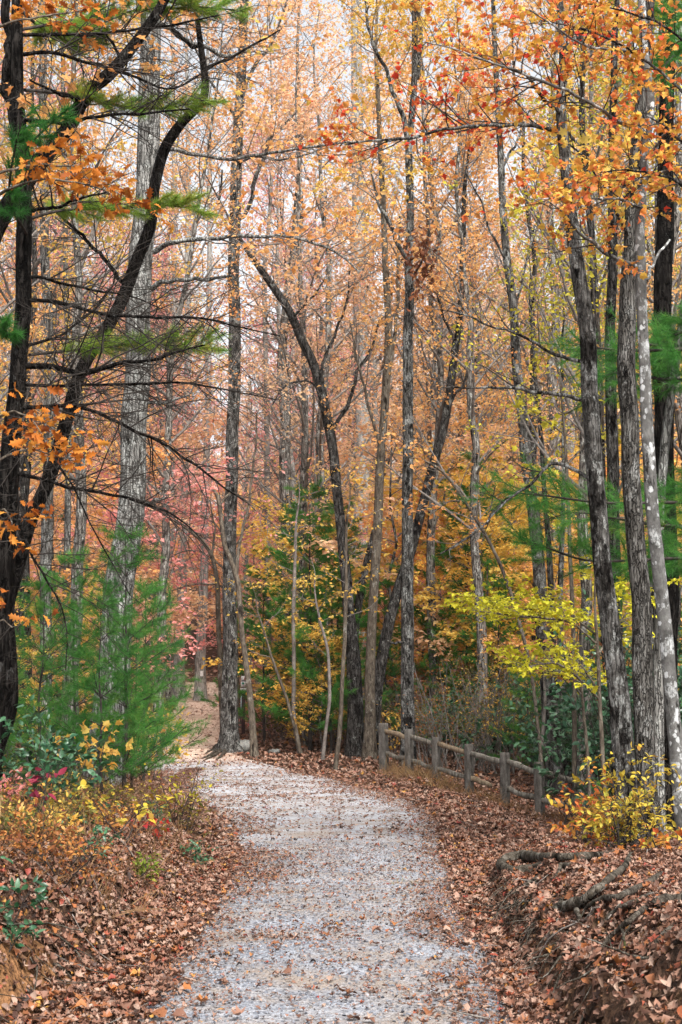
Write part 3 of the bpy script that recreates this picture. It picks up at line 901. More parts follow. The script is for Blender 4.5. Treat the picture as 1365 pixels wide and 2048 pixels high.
twiggery(lb[1:], r_, BARK['darktwig'], None, 15, .75, 5, .35, 0, 0, t0=.1, lift=-.05, flat=.7, n3=2, len3=.2)
pine_left = r_; pine_left_limbs = lb

r_, lb, tr, Y = hero('leaning_tree', 'slim dark trunk leaning right across the big grey oak and kinking upward', 'tree',
    [(-10, 1500, 34), (20, 1410, 30), (18, 1300, 27), (14, 1220, 26), (30, 1150, 27), (65, 1040, 27), (100, 960, 27), (125, 880, 27), (150, 780, 26), (172, 725, 26), (205, 670, 25), (242, 600, 25), (276, 510, 25), (300, 450, 24), (311, 375, 22), (330, 300, 22), (362, 250, 20), (402, 208, 18), (412, 175, 16), (407, 125, 14), (400, 75, 12), (391, 0, 10), (388, -40, 9)], 'dark', [
    [(262, 545, 10), (240, 560, 9, .2), (200, 505, 8, .3), (140, 450, 6, .3), (100, 410, 4, .3)],
    [(385, 95, 8), (350, 60, 7, .1), (335, 30, 6, .2), (330, 0, 5, .2)],
    [(405, 140, 8), (440, 125, 6, .4), (500, 95, 5, .5), (560, 60, 3, .6)],
    ], Y=14.0, flare=.1, s=16)
twiggery(lb, r_, BARK['darktwig'], 'gold', 5, .5, 4, .25, 2, .08, DIAMOND, bare=.4)

r_, lb, tr, Y = hero('leaning_tree', 'thick dark limb-like trunk slanting up right from the top left corner', 'tree',
    [(-120, 900, 46), (-60, 620, 42), (0, 440, 38), (55, 352, 36), (95, 300, 34), (132, 258, 32), (175, 186, 28), (215, 152, 27), (262, 98, 23), (312, 32, 20), (345, -30, 18)], 'dark', [
    [(150, 225, 9), (165, 205, 8, -.1), (100, 180, 6, -.4), (60, 160, 4, -.6)],
    [(225, 145, 8), (240, 110, 7, .3), (205, 60, 5, .4), (190, 0, 4, .5)]], Y=13.2, flare=0, s=16, ridge=.12)
twiggery(lb + [upper(tr, .5)], r_, BARK['darktwig'], 'orange', 4, .7, 4, .3, 3, .085, MAPLE_LITE)

# rusty oak leaves hanging at the left
r_, lb, tr, Y = hero('oak_sapling', 'young oak at the left edge with clumps of rusty orange lobed leaves', 'tree',
    [(-40, 1560, 22), (-25, 1200, 18), (-20, 900, 16), (-12, 600, 14), (-15, 380, 12), (-20, 150, 10), (-25, -30, 8)], 'brown', [
    [(-15, 400, 8), (30, 372, 6, -.2), (90, 360, 5, -.3), (160, 365, 4, -.3), (215, 385, 3, -.2), (240, 420, 2, -.2)],
    [(-15, 350, 7), (40, 335, 5, .2), (110, 330, 4, .3), (190, 340, 2, .3)],
    [(-14, 840, 6), (20, 825, 5, -.2), (60, 835, 3, -.3), (90, 880, 2, -.3)],
    [(-14, 930, 6), (40, 900, 4, .2), (90, 905, 3, .3), (140, 920, 2, .3)],
    [(-15, 1030, 5), (10, 1020, 4, -.2), (30, 1060, 2, -.2)],
    [(-15, 60, 7), (40, 40, 5, 0), (110, 30, 4, .2), (190, 15, 2, .3)],
    [(-15, 1260, 5), (5, 1240, 3, 0), (25, 1255, 2, 0)]], Y=9.5, flare=0, s=10)
twiggery(lb, r_, BARK['darktwig'], 'oakleaf', 16, .24, 3, .12, 3, .076, OAK, t0=.3, indiv=290, upbias=.5)

# --- the big oak
r_, lb, tr, Y = hero('oak_tree', 'largest grey trunk left of the path, furrowed oak rising behind the pine saplings', 'tree',
    [(208, 1530, 76), (222, 1420, 68), (234, 1290, 62), (246, 1130, 57), (259, 1020, 54), (265, 900, 52), (272, 780, 51), (278, 660, 50), (284, 560, 49), (289, 450, 48), (294, 330, 47), (298, 200, 45), (303, 60, 42), (305, -60, 40)], 'oak', [
    [(312, 502, 13), (330, 490, 11, -.1), (350, 484, 10, -.3), (415, 480, 9, -.4), (475, 470, 8, -.6), (550, 472, 7, -.7), (625, 487, 6, -.8), (680, 508, 5, -.8), (720, 545, 3, -.8)],
    [(305, 578, 12), (318, 566, 10, -.1), (345, 560, 9, -.2), (395, 560, 8, -.3), (465, 551, 6, -.4)],
    [(300, 805, 8), (330, 805, 7, -.2), (380, 790, 3, -.3)],
    [(288, 1010, 9), (310, 1003, 8, -.2), (335, 995, 5, -.3)],
    [(296, 300, 12), (345, 300, 9, .5), (390, 310, 8, .8), (480, 315, 7, 1), (560, 305, 6, 1), (640, 290, 5, 1), (720, 283, 4, 1)],
    [(305, 40, 14), (360, 70, 11, .6), (440, 110, 9, 1), (500, 100, 6, 1.2)]], Y=19.5, flare=.25, s=28)
twiggery(lb[:1] + lb[4:], r_, BARK['twig'], 'orange', 5, 1.1, 6, .4, 5, .085, DIAMOND, bare=.2, lift=.1)

# --- the tree with dark wet bark beside the path
r_, lb, tr, Y = hero('roadside_tree', 'straight grey and black streaked trunk standing where the gravel path bends', 'tree',
    [(460, 1506, 46), (460, 1470, 37), (460, 1400, 33), (461, 1280, 29), (461, 1160, 27), (461, 1060, 26), (463, 930, 25), (465, 830, 25), (468, 700, 25), (470, 600, 24), (472, 450, 23), (475, 320, 22), (480, 200, 20), (487, 40, 18), (492, -60, 16)], 'streaked', [
    [(487, 436, 9), (505, 390, 9), (522, 325, 8, .3), (540, 280, 7, .5), (565, 255, 6, .6), (592, 224, 4, .8)],
    [(472, 475, 7), (452, 450, 7, .4), (440, 410, 6, .5), (445, 340, 4, .6)],
    [(482, 180, 8), (520, 120, 7, .4), (555, 60, 5, .6), (575, 0, 4, .6)],
    [(478, 240, 7), (440, 190, 6, -.5), (400, 120, 4, -.8), (370, 40, 3, -1)],
    [(470, 330, 6), (510, 315, 5, -.4), (580, 318, 4, -.6), (640, 300, 3, -.6)]], flare=.55, s=22)
twiggery(lb + [upper(tr, .75)], r_, BARK['twig'], 'peach', 4.5, 1.5, 6, .5, 9, .078, DIAMOND, bare=.1, n3=2, len3=.3)
Y_M1 = Y

# --- trunks in the middle, behind the fence's left end
r_, lb, tr, Y = hero('leaning_tree', 'dark trunk whose upper half arches left across the middle of the wood', 'tree',
    [(712, 1516, 38.1), (712, 1430, 32.5), (708, 1330, 29.1), (697, 1220, 23.5), (688, 1130, 21.3), (680, 1030, 20.2), (668, 910, 20.2), (652, 815, 20.2), (630, 735, 19.0), (602, 680, 17.9), (578, 622, 16.8), (553, 582, 15.7), (520, 535, 13.4), (488, 490, 10.1), (470, 460, 6.7)], 'darkgrey', [
    [(665, 860, 9), (690, 820, 8, .3), (720, 740, 7, .5), (745, 690, 6, .8), (760, 640, 4, 1)],
    [(640, 760, 7), (655, 700, 6, .4), (690, 620, 5, .6), (700, 540, 3, .6)],
    [(585, 635, 6), (620, 600, 5, -.3), (650, 560, 3, -.3)],
    [(662, 880, 6), (630, 770, 4, -.6), (575, 770, 4, -.8), (545, 810, 3, -.8)]], flare=.35, s=18)
twiggery(lb + [upper(tr, .5)], r_, BARK['twig'], 'peach', 4, 1.2, 6, .5, 9, .078, DIAMOND, bare=.2)

r_, lb, tr, Y = hero('slender_tree', 'smooth brown trunk just right of the dark arching one, standing in leaf litter', 'tree',
    [(739, 1522, 29.1), (740, 1440, 22.4), (741, 1340, 20.2), (747, 1220, 19.0), (752, 1120, 19.0), (757, 1000, 17.9), (762, 900, 16.8), (772, 780, 16.8), (779, 640, 15.7), (772, 520, 13.4), (766, 400, 11.2), (758, 250, 10.1), (752, 100, 7.8)], 'brown', [
    [(774, 760, 8), (790, 680, 7, .3), (796, 560, 6, .5), (800, 430, 4, .6)],
    [(762, 900, 7), (735, 800, 6, -.2), (715, 720, 5, -.4), (700, 640, 3, -.5)]], flare=.4, s=16)
twiggery(lb + [upper(tr, .6)], r_, BARK['twig'], 'orange', 4, 1.2, 6, .5, 9, .078, DIAMOND, bare=.2)

r_, lb, tr, Y = hero('leaning_tree', 'dark tree leaning right from beside the fence end and passing behind the straight trunk', 'tree',
    [(744, 1500, 29.9), (752, 1400, 25.3), (765, 1310, 23.0), (782, 1230, 21.8), (802, 1160, 20.7), (824, 1090, 20.7), (848, 1000, 19.5), (876, 905, 18.4), (895, 820, 17.2), (908, 720, 16.1), (918, 640, 13.8), (926, 500, 11.5), (930, 380, 8.0)], 'darkgrey', [
    [(896, 815, 6), (930, 760, 5, .4), (960, 700, 4, .5)], [(912, 690, 6), (880, 610, 5, -.3), (860, 520, 3, -.3)]], Y=31.5, flare=.3, s=16)
twiggery(lb + [upper(tr, .6)], r_, BARK['twig'], 'orange', 4, 1.2, 6, .5, 9, .078, DIAMOND, bare=.2)

r_, lb, tr, Y = hero('dark_sapling', 'narrow near-black stem leaning up right between the middle trunks', 'tree',
    [(706, 1490, 18.2), (706, 1390, 16.9), (712, 1260, 15.6), (722, 1190, 15.6), (738, 1110, 14.3), (756, 1030, 13.0), (764, 920, 11.7), (768, 800, 9.1), (775, 650, 6.5)], 'darkgrey', [], Y=33, flare=.2, s=12)

r_, lb, tr, Y = hero('straight_tree', 'tall straight furrowed trunk in the middle, behind the second fence post', 'tree',
    [(817, 1520, 32), (816, 1440, 27), (815, 1330, 26), (814, 1180, 25), (816, 1050, 23), (817, 930, 22), (817, 800, 21), (817, 690, 20), (818, 600, 19), (816, 540, 17), (820, 450, 16), (821, 380, 16), (818, 290, 15), (822, 250, 14), (829, 175, 13), (830, 60, 12), (828, -50, 11)], 'streaked', [
    [(816, 285, 12), (808, 240, 11, -.1), (788, 190, 9, -.2), (778, 145, 8, -.3), (745, 92, 7, -.5), (735, 25, 6, -.5), (728, -30, 5, -.5)],
    [(816, 520, 9), (803, 500, 9, -.1), (773, 435, 8, -.3), (753, 390, 6, -.4), (742, 340, 4, -.5)],
    [(836, 160, 8), (842, 90, 8, .3), (838, 20, 7, .4), (832, -30, 6, .4)],
    [(810, 1284, 5), (790, 1286, 5, -.1), (770, 1281, 4, -.2)],
    [(822, 560, 6), (845, 520, 5, -.3), (860, 460, 3, -.4)]], Y=28.5, flare=.3, s=20)
twiggery(lb[:3] + [upper(tr, .78)], r_, BARK['twig'], 'gold', 4.5, 1.3, 6, .5, 9, .078, DIAMOND, bare=.1, n3=2, len3=.3)
b = MB(); n = 240                              # curled brown leaves clinging to its trunk
c = at(842, 510, 27.9)
P = c + rng.normal(size=(n, 3)) * np.array([.20, .15, .42])
leaves(b, OAK, P, frames(n, upbias=-.2, droop=1.6), .10 + .06 * rng.random(n), rng.random(n))
part('foliage', b, LEAF['brownleaf'], r_, kind='stuff', label='hanging clump of curled brown leaves on the trunk')

# --- right: trunk behind the fence and its two companions
r_, lb, tr, Y = hero('mottled_tree', 'grey mottled trunk behind the right end of the fence, curving left upward', 'tree',
    [(1112, 1548, 44), (1104, 1470, 36), (1094, 1340, 30), (1082, 1220, 27), (1074, 1100, 25), (1066, 1020, 24), (1053, 925, 23), (1043, 805, 21), (1034, 700, 19), (1027, 600, 18), (1011, 500, 16), (1004, 375, 14), (996, 220, 12), (990, 80, 10), (985, -40, 8)], 'mottled', [
    [(1060, 985, 8), (1040, 980, 8, -.1), (990, 1022, 6, -.4), (950, 1066, 4, -.6), (880, 1108, 3, -.8)],
    [(1030, 620, 6), (1050, 540, 5, .4), (1070, 450, 4, .6)], [(1012, 520, 6), (985, 470, 5, -.3), (960, 400, 4, -.4), (930, 340, 3, -.5)],
    [(1002, 340, 6), (1030, 290, 5, .3), (1060, 220, 3, .4)]], Y=25.5, flare=.35, s=20)
twiggery(lb + [upper(tr, .65)], r_, BARK['twig'], 'orange', 2.4, 1.0, 5, .45, 4, .085, DIAMOND, bare=.2)
hero('slender_tree', 'thin dark trunk pressed against the right side of the mottled one by the fence', 'tree',
    [(1126, 1545, 20), (1116, 1430, 17), (1106, 1300, 15), (1102, 1180, 13), (1094, 1040, 11), (1085, 900, 9), (1072, 760, 7), (1060, 600, 5)], 'darkgrey', [], Y=26.5, flare=.3, s=12)
hero('slender_tree', 'thin grey stem with pale blotches right of the fence-end trunk pair', 'tree',
    [(1136, 1545, 18), (1126, 1420, 15), (1122, 1300, 13), (1120, 1180, 12), (1126, 1060, 10), (1128, 900, 8), (1124, 700, 6)], 'mottled', [], Y=27.2, flare=.3, s=12)
hero('forked_stem', 'short pale dead stem leaning at the foot of the fence-end trunks', 'stem',
    [(1080, 1530, 8), (1086, 1470, 7), (1090, 1400, 6), (1088, 1330, 4)], 'twig', [], Y=25, flare=0, s=8)

# --- right foreground trio
RY = 12.6
r_, lbA, trA, _ = hero('maple_tree', 'left and most leaning of the three near right trunks, blotched grey and black', 'tree',
    [(1266, 1716, 50.4), (1258, 1650, 45.0), (1249, 1525, 43.2), (1236, 1375, 40.5), (1222, 1260, 38.7), (1212, 1170, 36.9), (1203, 1080, 36.0), (1197, 1000, 35.1), (1190, 900, 34.2), (1183, 810, 34.2), (1176, 710, 34.2), (1168, 625, 32.4), (1153, 525, 30.6), (1141, 425, 27.9), (1130, 310, 25.2), (1124, 215, 21.6), (1128, 100, 18.0), (1118, 0, 15.3), (1112, -60, 13.5)], 'mottled', [
    [(1122, 285, 11), (1113, 262, 10, -.1), (1033, 250, 8, -.3), (943, 252, 7, -.5), (868, 265, 6, -.6), (823, 275, 6, -.7), (733, 282, 4, -.8), (690, 290, 3, -.8)],
    [(1160, 800, 8), (1108, 787, 8, -.2), (1043, 780, 7, -.4), (978, 775, 5, -.5), (883, 775, 3, -.6)],
    [(1155, 722, 8), (1113, 710, 7, -.2), (1073, 687, 6, -.3), (1033, 668, 5, -.4), (983, 653, 4, -.5), (933, 630, 4, -.5), (873, 618, 2, -.5)],
    [(1180, 958, 8), (1143, 935, 8, .2), (1103, 928, 7, .3), (1068, 962, 6, .3), (1033, 987, 5, .3), (993, 1022, 4, .3), (963, 1056, 3, .3), (900, 1100, 2, .3)],
    [(1123, 225, 9), (1100, 210, 8, -.3), (1060, 160, 6, -.4), (1010, 130, 5, -.6), (960, 100, 3, -.6)],
    [(1128, 100, 8), (1170, 60, 6, .3), (1230, 20, 4, .4)]], Y=RY, flare=.12, s=24)
twiggery(lbA[:1] + lbA[4:], r_, BARK['darktwig'], 'maple', 10, .55, 5, .22, 5, .047, MAPLE, t0=.1, indiv=200, n3=0, bare=.1)
twiggery(lbA[1:4], r_, BARK['darktwig'], None, 5, .45, 4, .25, 0, 0, t0=.3)

r_, lbB, trB, _ = hero('oak_tree', 'middle of the three near right trunks, straight with finely furrowed brown-grey bark', 'tree',
    [(1306, 1700, 45.8), (1300, 1640, 41.4), (1291, 1540, 39.6), (1286, 1390, 40.5), (1279, 1200, 38.7), (1270, 1040, 37.8), (1264, 920, 37.0), (1258, 800, 36.1), (1255, 690, 35.2), (1256, 580, 33.4), (1260, 480, 31.7), (1268, 380, 29.0), (1276, 280, 26.4), (1290, 150, 22.9), (1300, 20, 19.4), (1305, -60, 17.6)], 'furrowed', [
    [(1262, 480, 8), (1240, 440, 7, -.2), (1215, 390, 6, -.3), (1180, 330, 5, -.4), (1140, 290, 4, -.4), (1095, 235, 3, -.4)],
    [(1268, 380, 9), (1210, 340, 7, .3), (1160, 290, 6, .5), (1110, 240, 4, .5)]], Y=13.4, flare=.12, s=24)
twiggery(lbB, r_, BARK['darktwig'], 'gold', 7, .55, 4, .25, 4, .08, MAPLE_LITE, t0=.1)

r_, lbC, trC, _ = hero('pale_tree', 'rightmost of the near right trunks, slim with white lichen patches', 'tree',
    [(1376, 1700, 36.8), (1364, 1623, 30.4), (1349, 1473, 28.5), (1340, 1375, 27.6), (1328, 1230, 27.6), (1314, 1105, 26.7), (1304, 985, 25.8), (1294, 855, 24.8), (1287, 735, 23.0), (1285, 650, 22.1), (1281, 525, 21.2), (1281, 425, 20.2), (1292, 300, 19.3), (1302, 210, 18.4), (1289, 100, 16.6), (1284, 0, 15.6), (1280, -60, 14.7)], 'pale', [
    [(1279, 536, 9), (1245, 522, 8, -.2), (1213, 505, 8, -.3), (1168, 475, 7, -.5), (1133, 432, 5, -.7), (1100, 405, 3, -.9)],
    [(1285, 260, 9), (1240, 245, 8, -.3), (1183, 205, 7, -.6), (1113, 175, 7, -.9), (1063, 155, 6, -1), (1003, 130, 5, -1.1), (948, 112, 4, -1.2), (898, 95, 3, -1.3), (850, 84, 2, -1.3)],
    [(1288, 110, 7), (1240, 100, 6, -.4), (1180, 95, 5, -.8), (1120, 60, 4, -1.2), (1060, 20, 3, -1.4)],
    [(1290, 320, 7), (1330, 270, 6, -.4), (1365, 230, 4, -.5)],
    [(1284, 340, 9), (1280, 365, 8, -.3), (1320, 345, 5, -.6), (1360, 330, 4, -.8), (1400, 325, 3, -.9)],
    [(1286, 420, 7), (1250, 402, 5, -.5), (1190, 396, 4, -.8), (1130, 395, 3, -1), (1060, 400, 2, -1.1)],
    [(1294, 560, 8), (1310, 520, 6, .4), (1340, 480, 4, .6)]], Y=12.0, flare=.1, s=22)
twiggery(lbC[:6], r_, BARK['darktwig'], 'maple', 10, .46, 5, .2, 5, .047, MAPLE, t0=.1, indiv=290, bare=.1)

r_, lb, tr, _ = hero('maple_tree', 'near maple branch system crossing the upper right in front of other trees', 'tree',
    [(1480, 1800, 44), (1470, 1300, 38), (1455, 900, 32), (1440, 600, 26), (1420, 300, 20), (1400, 0, 14)], 'darkgrey', [
    [(1425, 330, 9), (1380, 300, 7, 0), (1340, 260, 5, 0), (1300, 235, 3, 0)],
    [(1432, 420, 9), (1370, 375, 7, -.2), (1320, 350, 5, -.3), (1260, 340, 4, -.3), (1200, 345, 2, -.3)],
    [(1420, 250, 8), (1340, 160, 6, .3), (1260, 100, 5, .5), (1170, 60, 4, .6), (1080, 40, 2, .7)],
    [(1410, 120, 7), (1340, 60, 5, .2), (1260, 25, 4, .3), (1160, 5, 2, .3)]], Y=11.0, flare=.1, s=14)
twiggery(lb, r_, BARK['darktwig'], 'maple', 11, .45, 5, .2, 5, .047, MAPLE, t0=.15, indiv=200)

hero('forest_tree', 'dark trunk half hidden behind the pale lichen tree in the upper right', 'tree',
    [(1330, 1560, 46), (1334, 1200, 42), (1330, 900, 40), (1328, 700, 38), (1328, 500, 36), (1332, 300, 32), (1340, 0, 26), (1342, -60, 24)], 'dark', [], Y=17.5, flare=.2, s=18)
hero('slender_tree', 'grey stem leaning right behind the pale lichen tree at the right edge', 'tree',
    [(1318, 1560, 22), (1318, 1200, 20), (1322, 1000, 19), (1332, 880, 18), (1350, 740, 16), (1368, 600, 14), (1385, 450, 12)], 'oak', [], Y=16.0, flare=.2, s=14)
hero('forest_tree', 'dark trunk seen in the gap between the left and middle near right trunks', 'tree',
    [(1240, 1580, 32), (1236, 1400, 28), (1230, 1200, 26), (1228, 1050, 25), (1226, 900, 24), (1222, 700, 22), (1225, 400, 18), (1230, 100, 14)], 'darkgrey', [], Y=18.5, flare=.2, s=14)
hero('forest_tree', 'greyish trunk standing right beyond the near trio, mostly hidden', 'tree',
    [(1305, 1560, 30), (1310, 1300, 26), (1312, 1000, 24), (1240, 100, 14), (1235, -40, 12)][:3] + [(1316, 700, 20), (1318, 400, 16), (1322, 100, 12)], 'mottled', [], Y=21, flare=.2, s=14)

# grey leaning sapling between middle and right
r_, lb, tr, Y = hero('leaning_sapling', 'pale bent sapling arching left in front of the orange leaves right of centre', 'tree',
    [(1085, 1540, 7), (1060, 1330, 7), (1020, 1180, 7), (985, 1096, 7), (953, 1040, 7), (922, 990, 6), (884, 942, 5), (845, 920, 4), (820, 915, 3)], 'brown', [
    [(953, 1040, 5), (960, 1000, 4, .2), (985, 960, 3, .3)], [(930, 1003, 5), (900, 1003, 3, -.2), (860, 1030, 2, -.3)]], Y=24.0, flare=0, s=10)
twiggery(lb + [upper(tr, .5)], r_, BARK['twig'], 'orange', 5, .6, 4, .3, 3, .08, DIAMOND)

# bent saplings by the path
r_, lb, tr, Y = hero('bent_sapling', 'thin sapling left of the streaked path tree bending over the trail', 'tree',
    [(448, 1497, 12), (443, 1400, 11), (440, 1300, 10), (436, 1200, 10), (431, 1140, 9), (416, 1096, 8), (380, 1060, 7), (336, 1034, 5), (300, 1020, 3)], 'brown', [
    [(424, 1110, 5), (430, 1060, 4, .1), (420, 1000, 3, .2)]], flare=.2, s=10)
twiggery(lb + [upper(tr, .6)], r_, BARK['twig'], 'pink', 4, .6, 4, .3, 2, .08, DIAMOND)
r_, lb, tr, Y = hero('bent_sapling', 'brown sapling with an S curve just right of the streaked path tree', 'tree',
    [(510, 1520, 16), (504, 1440, 13), (499, 1380, 12), (487, 1280, 11), (476, 1170, 11), (462, 1120, 10), (450, 1092, 10), (443, 1040, 9), (437, 995, 8), (420, 978, 6), (385, 985, 4)], 'brown', [
    [(474, 1150, 7), (477, 1110, 7, 0), (486, 1060, 6, .1), (500, 990, 5, .2), (511, 900, 4, .3), (514, 820, 3, .3)],
    [(440, 1010, 5), (465, 985, 4, .2), (500, 1010, 3, .3), (560, 1060, 2, .4)]], flare=.35, s=12)
twiggery(lb + [upper(tr, .7)], r_, BARK['twig'], 'pink', 4, .7, 4, .3, 2, .08, DIAMOND)

# thin stems in the middle with gold leaves
stem_specs = [
    ([(601, 1510, 9), (596, 1480, 9), (588, 1430, 9), (588, 1330, 8), (588, 1230, 8), (590, 1130, 7), (592, 1050, 5)], 'thin grey stem with gold leaves, first right of the trail post'),
    ([(603, 1512, 8), (590, 1455, 7), (575, 1400, 6), (560, 1360, 6), (543, 1310, 5), (528, 1260, 4), (515, 1220, 3)], 'thin stem leaning left toward the trail post from the same foot as its upright neighbour'),
    ([(645, 1525, 8), (652, 1460, 7), (660, 1390, 7), (655, 1300, 6), (640, 1240, 5), (630, 1180, 3)], 'thin stem in the middle undergrowth bending left above gold leaves'),
    ([(671, 1540, 9), (680, 1460, 9), (684, 1380, 8), (690, 1280, 8), (692, 1180, 7), (694, 1050, 5)], 'pale slim stem just left of the dark arching trunk'),
    ([(538, 1460, 16), (538, 1380, 14), (537, 1250, 13), (536, 1100, 12), (534, 960, 12), (533, 760, 10), (530, 560, 9), (540, 420, 7), (545, 250, 5), (540, 60, 3), (540, -40, 2)], 'grey young trunk behind the trail post'),
    ([(568, 1470, 36), (570, 1380, 30), (572, 1250, 28), (574, 1080, 26), (570, 960, 25), (572, 850, 22), (566, 740, 20), (575, 600, 17), (590, 450, 13), (600, 300, 10), (596, 120, 7), (600, -40, 4)], 'stout dim trunk behind the middle pine saplings'),
    ([(645, 1490, 10), (640, 1400, 9), (636, 1280, 8), (634, 1150, 7), (632, 1000, 5), (628, 850, 3), (630, 740, 2)], 'dark upright stem amid the middle pine boughs'),
]
for j, (pts, lab) in enumerate(stem_specs):
    r_, lb, tr, Y = hero('young_tree', lab, 'tree', pts, 'far' if j == 5 else ('brown' if j % 2 else 'twig'), [], Y=None if j < 4 else 36 + j, flare=.2, s=10)
    if j < 4:
        twiggery([upper(tr, .25)], r_, BARK['twig'], 'gold', 4, .75, 4, .35, 3, .075, DIAMOND, flat=.25, t0=.35)
    else:
        twiggery([upper(tr, .5)], r_, BARK['twig'], 'peach', 2.4, 1.5, 5, .6, 5, .11, DIAMOND, n3=2)

r_, lb, tr, Y = hero('maple_sapling', 'slender maple behind the streaked path tree with pink-red sprays over the far trail', 'tree',
    [(478, 1450, 10), (474, 1330, 9), (470, 1200, 8), (466, 1090, 6), (462, 960, 4)], 'brown', [
    [(470, 1200, 5), (440, 1172, 4, -.3), (395, 1168, 3, -.6), (340, 1182, 2, -.8)], [(469, 1160, 5), (430, 1120, 4, .2), (380, 1100, 3, .4), (330, 1120, 2, .5)],
    [(466, 1090, 4), (420, 1040, 3, .2), (370, 1020, 2, .3)], [(466, 1100, 4), (500, 1050, 3, .2), (540, 1040, 2, .3)]], Y=38.5, flare=.1, s=8)
twiggery(lb, r_, BARK['twig'], 'pink', 6, .6, 5, .3, 5, .09, DIAMOND, t0=.2, flat=.3)

# lime-yellow maple sapling and others in front of the right trunks
r_, lb, tr, Y = hero('maple_sapling', 'lime-yellow maple sapling spreading flat sprays left of the near right trunks', 'tree',
    [(1210, 1620, 10), (1205, 1500, 9), (1200, 1400, 8), (1195, 1300, 7), (1190, 1200, 5), (1195, 1120, 3)], 'brown', [
    [(1195, 1290, 5), (1150, 1250, 4, -.2), (1090, 1235, 4, -.4), (1030, 1232, 3, -.5), (955, 1222, 2, -.6)],
    [(1194, 1270, 5), (1150, 1240, 4, .3), (1080, 1222, 3, .4), (1010, 1218, 2, .5)],
    [(1195, 1310, 5), (1230, 1260, 4, .3), (1262, 1215, 3, .4), (1285, 1190, 2, .5)],
    [(1200, 1400, 5), (1150, 1350, 4, -.2), (1100, 1325, 3, -.3), (1040, 1340, 2, -.4)],
    [(1200, 1390, 4), (1170, 1340, 3, .3), (1130, 1300, 2, .4)]], Y=14.5, flare=.1, s=10)
twiggery(lb, r_, BARK['twig'], 'lime', 20, .32, 5, .16, 5, .047, MAPLE, t0=.2, flat=.25, indiv=230, upbias=2.0)
r_, lb, tr, Y = hero('yellow_sapling', 'young tree with yellow-green leaves behind the left near right trunk at mid height', 'tree',
    [(1150, 1560, 10), (1148, 1300, 9), (1140, 1100, 8), (1135, 950, 7), (1128, 850, 5), (1120, 760, 3)], 'brown', [
    [(1138, 1000, 5), (1110, 960, 4, -.3), (1080, 950, 3, -.5), (1050, 985, 2, -.5)], [(1134, 930, 5), (1180, 880, 4, .3), (1230, 850, 3, .5), (1270, 850, 2, .5)],
    [(1130, 870, 4), (1090, 840, 3, 0), (1050, 825, 2, 0)], [(1126, 830, 4), (1170, 810, 3, 0), (1215, 800, 2, 0)]], Y=19, flare=.1, s=10)
twiggery(lb, r_, BARK['twig'], 'yellowgreen', 7, .5, 4, .25, 3, .085, MAPLE_LITE, t0=.15, flat=.4)
r_, lb, tr, Y = hero('beech_sapling', 'small sapling holding withered brown leaves under the lime-yellow sprays', 'tree',
    [(1180, 1600, 8), (1175, 1500, 7), (1165, 1400, 6), (1160, 1330, 5), (1155, 1280, 3)], 'brown', [
    [(1163, 1390, 4), (1130, 1350, 3, -.2), (1090, 1345, 2, -.2)], [(1160, 1340, 4), (1190, 1310, 3, .1), (1220, 1320, 2, .2)], [(1160, 1330, 4), (1130, 1300, 3, .1), (1110, 1290, 2, .2)]], Y=17, flare=0, s=8)
twiggery(lb, r_, BARK['darktwig'], 'brownleaf', 10, .25, 3, .14, 3, .08, OVAL, t0=.2)

# ------------------------------------------------------------------ pines
def bough(wood, ned, P, R, nshoot, slen, ntuft, nn, L, wd, tintc, flat=.35):
    P2, R2 = resample2(P, R, 8)
    s, d, r = sample(P2[None], R2[None], nshoot, .25, 1)
    A = shoots(s, side(d, .8, flat, .08), slen * (.6 + .8 * rng.random(len(s))), 4, .15, .05)
    RA = taper(np.minimum(r * .6, .004), 4, .5)
    tubes(wood, A, RA, 3)
    p, dd, _ = sample(A, RA, ntuft, .35, 1.05)
    needles(ned, p, dd, nn, L, wd, np.clip(tintc + .22 * rng.normal(size=len(p)) * .6, 0, 1))

def pine_boughs(root, limbs_px, Y, mat, tintc, nshoot=14, slen=.3, ntuft=4, nn=44, L=.10, wd=.0011, flat=.45):
    for lb in limbs_px:
        Q, q = px_path(lb, Y, 6)
        wood, ned = MB(), MB()
        tubes(wood, Q, q, 6)
        bough(wood, ned, Q, q, nshoot, slen, ntuft, nn, L, wd, tintc, flat)
        o = part('bough', wood, BARK['darktwig'], root)
        o2 = link('needles', ned.mesh('needles', mat, root.location), o); o2['kind'] = 'stuff'

